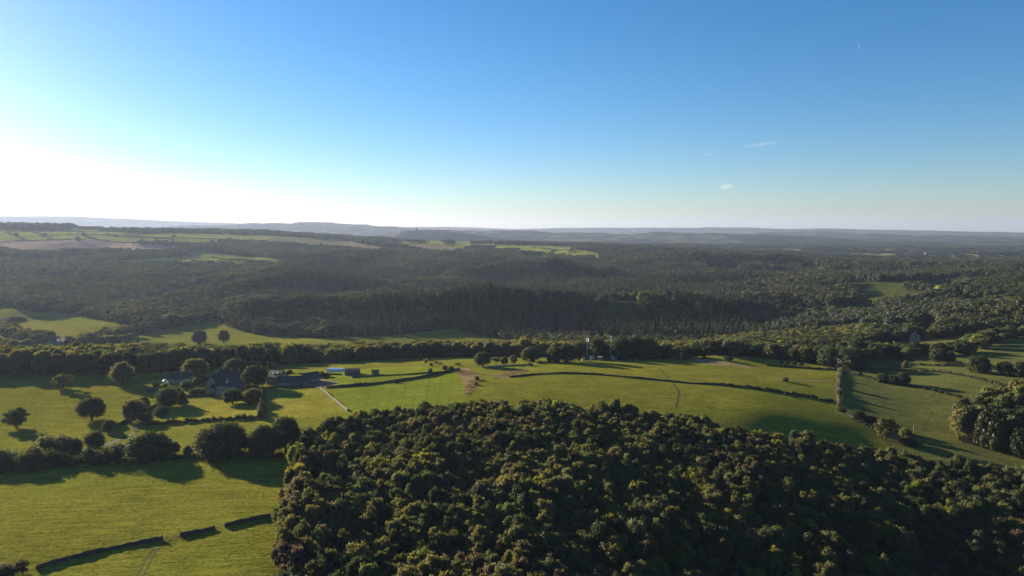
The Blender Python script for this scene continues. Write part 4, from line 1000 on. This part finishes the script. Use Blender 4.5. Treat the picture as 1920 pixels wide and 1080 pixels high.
# polytunnel
g = G(627, 697); o = empty('polytunnel', g); tag(o, 'white arched polytunnel beyond the farm yard', 'polytunnel'); L_ = 30 * g.y / F; b = MB(); vs = []; fs = []
for i in range(13):
    a_ = math.pi * i / 12
    for s_ in (-.5, .5): vs.append((s_ * L_, 2.6 - math.cos(a_) * 2.6, math.sin(a_) * 1.7))
fs = [(2 * i, 2 * i + 1, 2 * i + 3, 2 * i + 2) for i in range(12)] + [tuple(range(0, 26, 2)), tuple(range(1, 26, 2))[::-1]]
b.add(vs, fs); b.build('cover', PLASTIC, o); b = MB()
for k_ in range(5):
    xk = (-.5 + k_ / 4) * L_ * 1.004
    for i in range(12):
        a0, a1 = math.pi * i / 12, math.pi * (i + 1) / 12
        b.tube((xk, 2.6 - math.cos(a0) * 2.66, math.sin(a0) * 1.75), (xk, 2.6 - math.cos(a1) * 2.66, math.sin(a1) * 1.75), .05, .05, 5)
b.build('hoops', GREYMETAL, o); MB().box((L_ / 2 + .03, 2.6, .8), (.05, 1.4, 1.6)).build('door', WHITE, o)
# summerhouse
g = G(310, 722); o = empty('summerhouse', g); tag(o, 'small white summerhouse with pillars beside the cottage', 'summerhouse'); b = MB()
for i in range(6):
    a_ = i * math.pi / 3; b.tube((math.cos(a_) * 1.2, math.sin(a_) * 1.2, 0), (math.cos(a_) * 1.2, math.sin(a_) * 1.2, 2.3), .1, .09, 6)
b.build('pillars', WHITE, o); b = MB(); b.tube((0, 0, 2.3), (0, 0, 2.5), 1.5, 1.5, 12); b.tube((0, 0, 2.5), (0, 0, 3.5), 1.45, .05, 12); b.build('roof', WHITE, o)
MB().tube((0, 0, 0), (0, 0, .25), 1.4, 1.4, 12).build('base', PALESTONE, o)

# masts, cabins, trailer on the ridge
def mast(px, py, ptop, label, panels, seed):
    g = G(px, py, 380); hgt = (at(px, ptop, g.y)[2] - g.z); o = empty('radio_mast', g, seed); tag(o, label, 'mast')
    MB().tube((0, 0, -.3), (0, 0, hgt - 1), .24, .15, 10).build('pole', GREYMETAL, o)
    b = MB()
    for zz in (hgt - 3.2, hgt - 1.2):
        for i in range(3):
            a_ = i * 2.094; b.tube((0, 0, zz), (math.cos(a_) * .75, math.sin(a_) * .75, zz), .05, .05, 5); a2 = a_ + 2.094
            b.tube((math.cos(a_) * .75, math.sin(a_) * .75, zz), (math.cos(a2) * .75, math.sin(a2) * .75, zz), .05, .05, 5)
    b.build('headframe', GREYMETAL, o)
    for i in range(panels):
        a_ = i * 6.283 / panels; MB().box((math.cos(a_) * .85, math.sin(a_) * .85, hgt - 2.1), (.35, .5, 2.6), a_).build('antenna', WHITE, o)
    MB().tube((0, 0, hgt - 1), (0, 0, hgt + 1.0), .04, .03, 5).build('aerial', GREYMETAL, o)
    return g
m1 = mast(1101, 673, 632, 'shorter grey radio mast rising from the ridge trees', 3, .3)
m2 = mast(1145, 674, 629, 'taller pale radio mast with white antennas on the ridge', 3, .9)
def cabin(px, py, L, W, H, rz, label, m, name='cabin', cat='cabin'):
    g = G(px, py, 380); o = empty(name, g, rz); tag(o, label, cat); MB().box((0, 0, H / 2), (L, W, H)).build('body', m, o)
    MB().box((0, 0, H + .08), (L + .3, W + .3, .16)).build('roof', GREYMETAL, o); MB().box((L * .2, -W / 2 - .03, 1.0), (.85, .06, 1.9)).build('door', DARKMETAL, o)
    MB().box((-L * .25, -W / 2 - .03, 1.4), (.7, .06, .5)).build('window', GLASS, o); return o
cabin(1110, 674, 3.0, 2.3, 2.3, .1, 'grey equipment cabin just right of the shorter mast', WHITE)
cabin(1125, 676, 3.0, 2.5, 2.6, -.3, 'beige equipment cabin between the two masts', PALESTONE)
cabin(1151, 674, 3.2, 2.3, 2.4, .3, 'pale equipment cabin at the foot of the taller mast', WHITE)
cabin(1094, 676, 2.0, 1.8, 1.8, 0, 'small white cabinet left of the shorter mast', WHITE)
g = G(1193, 672, 380); o = empty('trailer', g, .04); tag(o, 'long white box trailer parked under the ridge trees', 'trailer')
MB().box((0, 0, 1.85), (5.6, 2.3, 2.2), top=.98).build('body', WHITE, o); MB().box((0, 0, .68), (5.4, 1.9, .14)).build('chassis', DARKMETAL, o)
for xw in (-.9, .2):
    for yw in (-1.05, 1.05):
        wh = MB().tube((xw, yw - .12, .38), (xw, yw + .12, .38), .38, .38, 14).build('wheel', DARKMETAL, o)
MB().tube((2.8, 0, .62), (4.0, 0, .5), .06, .06, 6).build('drawbar', DARKMETAL, o); MB().box((-2.83, 0, 1.8), (.05, 1.9, 1.9)).build('rear_door', GREYMETAL, o)

# poles and wires
def pole(px, py, ptop, label, arm=True, lean=0, dmin=0, m=None):
    g = G(px, py, dmin); hgt = max(1.4 if 'gate' in label else 4.0, at(px, ptop, g.y)[2] - g.z); o = empty('utility_pole', g, .2); o.rotation_euler = (0, lean, .2); tag(o, label, 'utility pole', 'wooden utility poles in the fields')
    MB().tube((0, 0, -.5), (0, 0, hgt), .17, .12, 8).build('post', m or WOOD, o)
    if arm:
        MB().box((0, 0, hgt - .5), (1.9, .12, .14)).build('crossarm', m or WOOD, o); b = MB()
        for xx in (-.85, 0, .85): b.tube((xx, 0, hgt - .43), (xx, 0, hgt - .2), .06, .05, 6)
        b.build('insulators', GREYMETAL, o)
    return g + Vector((0, 0, hgt - .3))
p1 = pole(686, 722, 698, 'pole standing on the long dark field wall', False)
p2 = pole(503, 703, 677, 'pole with crossarm above the slate barn', dmin=0)
pole(1277, 680, 660, 'pole in front of the spreading ridge tree', False)
pole(1092, 682, 661, 'thin pole left of the shorter mast', False)
pole(1471, 712, 697, 'pole rising from a dark bush on the shaded hill field', False)
p7 = pole(1518, 709, 691, 'slightly leaning pole on the striped hill field', False, lean=-.08)
p3 = pole(1553, 683, 668, 'pole left of the broad dark tree at the ridge belt end')
p4 = pole(1569, 684, 665, 'pole at the top of the upright hedge bank')
p5 = pole(1573, 735, 712, 'pole halfway down the upright hedge bank')
p6 = pole(1570, 763, 745, 'pale pole at the lower end of the hedge bank', m=PALESTONE)
pole(1713, 813, 797, 'short pale pole beside the scrub at the top of the wood', False, m=PALESTONE)
pole(306, 1016, 1010, 'gate post at the end of the longest broken wall', False)
def wire(a, b, sag, label):
    pts = [a.lerp(b, t / 12) - Vector((0, 0, sag * 4 * (t / 12) * (1 - t / 12))) for t in range(13)]; m_ = MB()
    for p, q in zip(pts[:-1], pts[1:]): m_.tube(p, q, .035, .035, 4)
    return tag(m_.build('overhead_wire', GREYMETAL), label, 'wire')
e1 = Vector(at(456, 677, p2.y + 12)); wire(p2, e1, .5, 'overhead wire running left from the pole above the barn')
wire(p2, Vector(at(600, 692, p2.y + 5)), 1.2, 'overhead wire running right from the pole above the barn'); wire(p4, p5, 1, 'wire between the two upper hedge bank poles'); wire(p5, p6, .6, 'wire between the two lower hedge bank poles')

# gate
g = G(312, 1012); g2 = G(334, 1007); o = empty('field_gate', g, math.atan2(g2.y - g.y, g2.x - g.x)); tag(o, 'low metal gate hanging between the broken wall ends', 'gate'); b = MB()
for zz in (.25, .5, .75, 1.0): b.tube((0, 0, zz), (3.4, 0, zz), .03, .03, 5)
b.tube((0, 0, .25), (3.4, 0, 1.0), .025, .025, 5); b.build('bars', DARKMETAL, o); MB().tube((0, 0, 0), (0, 0, 1.3), .08, .08, 6).tube((3.4, 0, 0), (3.4, 0, 1.1), .04, .04, 6).build('posts', WOOD, o)

# animals
def beast(px, py, L, m, label, name, cat, rz, head_low=True, group=None, wool=False):
    g = G(px, py); o = empty(name, g, rz); s = L / 2.2; tag(o, label, cat, group)
    bm = bmesh.new(); sk = []
    def vtx(x, y_, z_, r_): sk.append(r_); return bm.verts.new((x * s, y_ * s, z_ * s))
    hip = vtx(-.75, 0, 1.12, .34); mid = vtx(-.1, 0, 1.02, .42); sh = vtx(.6, 0, 1.1, .36); nk = vtx(1.0, 0, .95 if head_low else 1.35, .2); hd = vtx(1.3, 0, .45 if head_low else 1.45, .15); mz = vtx(1.5, 0, .2 if head_low else 1.3, .09)
    for a, b_ in ((hip, mid), (mid, sh), (sh, nk), (nk, hd), (hd, mz)): bm.edges.new((a, b_))
    for root, x0, bend in ((hip, -.8, -.16), (sh, .6, .05)):
        for y_ in (-.22, .22):
            k1 = vtx(x0 + .06, y_, .75, .15); k2 = vtx(x0 + bend, y_, .42, .08); k3 = vtx(x0, y_, .06, .065)
            bm.edges.new((root, k1)); bm.edges.new((k1, k2)); bm.edges.new((k2, k3))
    tl_ = vtx(-1.08, 0, 1.05, .06); tl2 = vtx(-1.14, 0, .5, .035); bm.edges.new((hip, tl_)); bm.edges.new((tl_, tl2))
    me = bpy.data.meshes.new('body'); bm.to_mesh(me); bm.free(); me.materials.append(m); bo = link(bpy.data.objects.new('body', me), o)
    bo.modifiers.new('skin', 'SKIN'); sv = me.skin_vertices[0].data
    for i, r_ in enumerate(sk): sv[i].radius = (r_ * s * (1.25 if wool else 1), r_ * s * (1.25 if wool else 1))
    sv[0].use_root = True; bo.modifiers.new('sub', 'SUBSURF').render_levels = 1
    return o
GC = 'black cattle behind the rough bank'
beast(818, 683, 2.6, COWHIDE, 'leftmost black cow grazing in the shaded strip behind the bank', 'cow', 'cow', .4, group=GC)
beast(826, 684, 2.6, COWHIDE, 'second black cow from the left in the shaded strip', 'cow', 'cow', 2.6, group=GC)
beast(856, 686, 2.6, COWHIDE, 'black cow right of the two small bushes', 'cow', 'cow', .1, group=GC)
beast(861, 686, 2.6, COWHIDE, 'rightmost black cow, close to the bank top', 'cow', 'cow', 3.0, False, group=GC)
beast(253, 808, 1.7, FLEECE, 'single white animal standing on the farm track', 'sheep', 'sheep', .5, False, wool=True)

# ---------------------------------------------------------------- houses in the valleys
def far_house(px, py, wpx, label, rz=0, wm=None, rm=None, dmin=450, eave=4.6, ridge=7.2, W=8, name='house', group=None, wins=True, chim=(.7,)):
    w_ = [(-.5, 1.5, 1.2, 1.1), (.4, 1.5, 1.2, 1.1), (-.5, 3.7, 1.1, .9), (.4, 3.7, 1.1, .9)] if wins else ()
    return house(name, label, 'house', px, py, wpx, W, eave, ridge, rz, wm, rm, wins=w_, chim=chim, group=group, dmin=dmin)
far_house(95, 646, 20, 'large stone house half hidden behind the treeline on the left valley floor', .2)
far_house(114, 648, 22, 'grey stone house right of the large one on the left valley floor', -.4)
far_house(130, 648, 12, 'small brown house at the right end of the valley hamlet', .5, wm=PALESTONE)
far_house(204, 626, 15, 'lone stone house among trees below the lit valley field', .1)
g = G(219, 648, 560); o = empty('parked_van', g, .2); tag(o, 'white van parked by the valley cottage', 'van'); MB().box((0, 0, 1.2), (4.6, 1.9, 1.5), top=.93).box((2.5, 0, .9), (.9, 1.85, .9), top=.85).build('body', WHITE, o)
for xw in (-1.5, 1.9):
    for yw in (-.9, .9): MB().tube((xw, yw - .1, .35), (xw, yw + .1, .35), .35, .35, 12).build('wheel', DARKMETAL, o)
MB().box((2.2, 0, 1.55), (.8, 1.75, .5), top=.9).build('windscreen', GLASS, o)
far_house(1720, 640, 13, 'pale gabled stone house standing above the right hand trees', .9, wm=PALESTONE)
far_house(1676, 662, 16, 'grey stone house at the top of the right hand pasture', .1)
far_house(1712, 671, 18, 'low row of grey stone houses behind the green pasture tree', -.2, eave=3.2, ridge=5.4)
GH = 'houses scattered over the far right valley'
RENDER_ = surface('pale_render', (.26, .255, .245), (.36, .35, .33), 1.0, .8, .1)
FH = [(1799,563,7,'b','first small orange-lit house on the wooded right hillside'),(1823,573,6,'p','small pale house in the trees of the right hillside'),(1885,553,7,'p','pale house high on the right hillside near the edge'),
 (1905,545,8,'b','orange-lit house at the top of the right hillside'),(1884,577,8,'w','white-walled house in the dark right hillside trees'), (1735,572,6,'p','small house deep in the right valley trees'),(1843,504,7,'p','pale long house before the far wooded plain'),(1826,513,9,'w','white bungalow row on the far right plain'),(1858,512,6,'w','small white house right of the bungalow row'),
 (1790,500,8,'b','orange roofed house in the far right plain'),(1875,503,12,'w','long grey-white roof at the far right'),(1760,510,9,'w','pale roof strip in the middle right plain'),(1637,498,12,'w','long blue-white warehouse roof on the right plain'),
 (1495,479,9,'b','tawny building at the left end of the far town'),(1510,478,6,'w','white building beside the tawny one in the far town'),(1545,472,8,'w','pale building on the far town hillside'),(1600,478,6,'b','brick building in the middle of the far town'),
 (1625,482,7,'p','stone building right of the far town middle'),(1750,482,14,'w','low pale factory near the far tower block'),(1765,480,8,'w','white shed right of the low factory'),(1790,483,10,'w','pale warehouse between factory and quarry'),
 (1836,482,8,'p','pale works building left of the quarry bank'),(1880,482,7,'w','white works building on the quarry bank'),(1892,486,8,'b','orange works building below the quarry bank'),(1320,459,8,'w','white building left of the far church spire'),
 (1372,462,8,'w','pale building right of the far church spire'),(1415,465,7,'p','stone building on the far left of the plain'),(1440,470,8,'w','white row on the far left of the plain'),(1200,452,6,'w','white speck of a farm on the blue ridge'),
 (672,492,8,'w','white-roofed farm in the middle left woods'),(895,471,10,'p','pale farm row below the far hill strips'),(925,470,7,'w','white farm house right of the pale row'),(1137,508,6,'w','white cottage in the middle valley woods'),
 (1310,533,9,'p','stone house in a clearing of the middle woods'),(1320,536,6,'p','smaller stone house in the same clearing'),(898,436,6,'w','left white speck in the hazy town below the castle hill'),(910,437,6,'w','right white speck in the hazy town below the castle hill'),(1190,434,7,'w','white speck on the far blue hillside')]
for px_, py_, w_, c_, l_ in FH:
    far_house(px_, py_, w_, l_, rng.uniform(-.4, .4), {'b': BRICK, 'p': PALESTONE, 'w': RENDER_}[c_], {'b': BRICK, 'p': SLATE, 'w': RENDER_}[c_], dmin=600, group=GH, wins=py_ > 500, chim=(.7,) if py_ > 500 else (), eave=5.5 if py_ < 500 else 4.6, ridge=8.5 if py_ < 500 else 7.2)
# castle-hill tower
g = G(781, 435.5, 5000, 6500); o = empty('stone_tower', g); tag(o, 'dark square stone tower standing on the distant hill', 'tower')
MB().box((0, 0, 15), (13, 13, 34), top=.86).build('shaft', STONE, o); MB().box((0, 0, 33.5), (13, 13, 3.4)).build('parapet', STONE, o); MB().tube((4.4, 4.4, 34), (4.4, 4.4, 40), 1.9, 1.7, 8).build('stair_turret', STONE, o); MB().box((4, -1, 4), (12, 13, 9)).build('base', STONE, o)
g = G(1735, 481, 2500); o = empty('tower_block', g); tag(o, 'pinkish white high-rise block on the far plain', 'tower block'); k_ = g.y / F
MB().box((0, 0, 3.2 * k_), (2.2 * k_, 2.2 * k_, 6.6 * k_)).build('wall', surface('pink_render', (.62, .50, .50), (.72, .60, .60), .2), o); b = MB()
for zz in range(5): b.box((0, -1.1 * k_ - .05, (1 + zz * 1.15) * k_), (1.9 * k_, .12, .35 * k_))
b.build('windows', GLASS, o)
g = G(1355, 463, 2500); o = empty('church', g); tag(o, 'thin church spire rising from the far town', 'church'); k_ = g.y / F
MB().box((0, 0, 1.2 * k_), (1.3 * k_, 1.3 * k_, 2.6 * k_)).build('tower', STONE, o); MB().tube((0, 0, 2.5 * k_), (0, 0, 5.6 * k_), .75 * k_, .04, 8).build('spire', PALESTONE, o); MB().box((2.2 * k_, 0, .6 * k_), (3.4 * k_, 1.4 * k_, 1.6 * k_)).build('nave', STONE, o)
# wind turbines
TN = ['leftmost', 'second from left', 'middle', 'second from right', 'rightmost']
for i, px_ in enumerate((1334, 1343, 1355, 1369, 1379)):
    g = G(px_, 430, 13000); c_ = at(px_, 430, 15000); g = Vector((c_[0], c_[1], gz(c_[0], c_[1]))); o = empty('wind_turbine', g); tag(o, '%s of the five wind turbines on the horizon ridge' % TN[i], 'wind turbine', 'wind turbines on the horizon')
    MB().tube((0, 0, -5), (0, 0, 62), 2.4, 1.5, 8).build('tower', WHITE, o); MB().box((0, -1, 62), (4, 8, 4)).build('nacelle', WHITE, o)
    for k in range(3):
        a_ = k * 2.094 + i * .7; MB().tube((0, -5, 62), (math.cos(a_) * 26, -5, 62 + math.sin(a_) * 26), 1.3, .4, 5).build('blade', WHITE, o)

# ---------------------------------------------------------------- wisps of cloud
def wisp(px, py, d, wpx, hpx, dens_, label, rot=0):
    c = Vector(at(px, py, d)); k = d / F; m, t_, ns_, lk_ = mat('cloud_wisp'); tc = ns_.new('ShaderNodeTexCoord')
    ln = N(ns_, 'ShaderNodeVectorMath', operation='LENGTH'); lk_.new(tc.outputs['Object'], ln.inputs[0])
    mr = N(ns_, 'ShaderNodeMapRange'); mr.inputs['From Min'].default_value = .2; mr.inputs['From Max'].default_value = .97; mr.inputs['To Min'].default_value = 1; mr.inputs['To Max'].default_value = 0; lk_.new(ln.outputs['Value'], mr.inputs['Value'])
    nz = noise_node(ns_, lk_, tc.outputs['Object'], 2.6, 5, .65); m2 = N(ns_, 'ShaderNodeMapRange'); m2.inputs['From Min'].default_value = .42; m2.inputs['From Max'].default_value = .7; lk_.new(nz.outputs['Fac'], m2.inputs['Value'])
    mu = N(ns_, 'ShaderNodeMath', operation='MULTIPLY'); lk_.new(mr.outputs[0], mu.inputs[0]); lk_.new(m2.outputs[0], mu.inputs[1]); m3 = N(ns_, 'ShaderNodeMath', operation='MULTIPLY'); m3.inputs[1].default_value = dens_; lk_.new(mu.outputs[0], m3.inputs[0])
    p_ = ns_.new('ShaderNodeVolumePrincipled'); p_.inputs['Color'].default_value = (1, 1, 1, 1); p_.inputs['Anisotropy'].default_value = .4; lk_.new(m3.outputs[0], p_.inputs['Density'])
    oo_ = ns_.new('ShaderNodeOutputMaterial'); lk_.new(p_.outputs[0], oo_.inputs['Volume'])
    iv, if_ = ICO[2]; o = link(bpy.data.objects.new('cloud', mesh_np('cloud', iv, if_, (m,)))); o.location = c; o.scale = (wpx * k / 2, wpx * k / 3, hpx * k / 2); o.rotation_euler = (0, rot, 0)
    return tag(o, label, 'cloud', kind='stuff')
wisp(1362, 350, 9000, 34, 14, .012, 'small bright wisp of cloud low in the right sky')
wisp(1425, 271, 9000, 84, 8, .0018, 'long faint streak of cloud above the small wisp', -.1)
wisp(1325, 289, 9000, 30, 8, .0015, 'faint short streak of cloud left of the long one', -.1)
wisp(1611, 86, 12000, 4, 16, .02, 'tiny slanting vapour trail high in the right sky', .35)
HAZE = 4.3e-5

# ---------------------------------------------------------------- the air
hb = MB(); hb.box((0, 0, 130), (49000, 49000, 460))
hm_, t_, ns_, lk_ = mat('haze_air')
pv = ns_.new('ShaderNodeVolumePrincipled'); pv.inputs['Color'].default_value = (.47, .56, .78, 1); pv.inputs['Density'].default_value = HAZE
pv.inputs['Anisotropy'].default_value = .30
oo = ns_.new('ShaderNodeOutputMaterial'); lk_.new(pv.outputs[0], oo.inputs['Volume'])
haze = hb.build('haze', hm_); tag(haze, kind='stuff', label='thin blue evening haze over the valley')
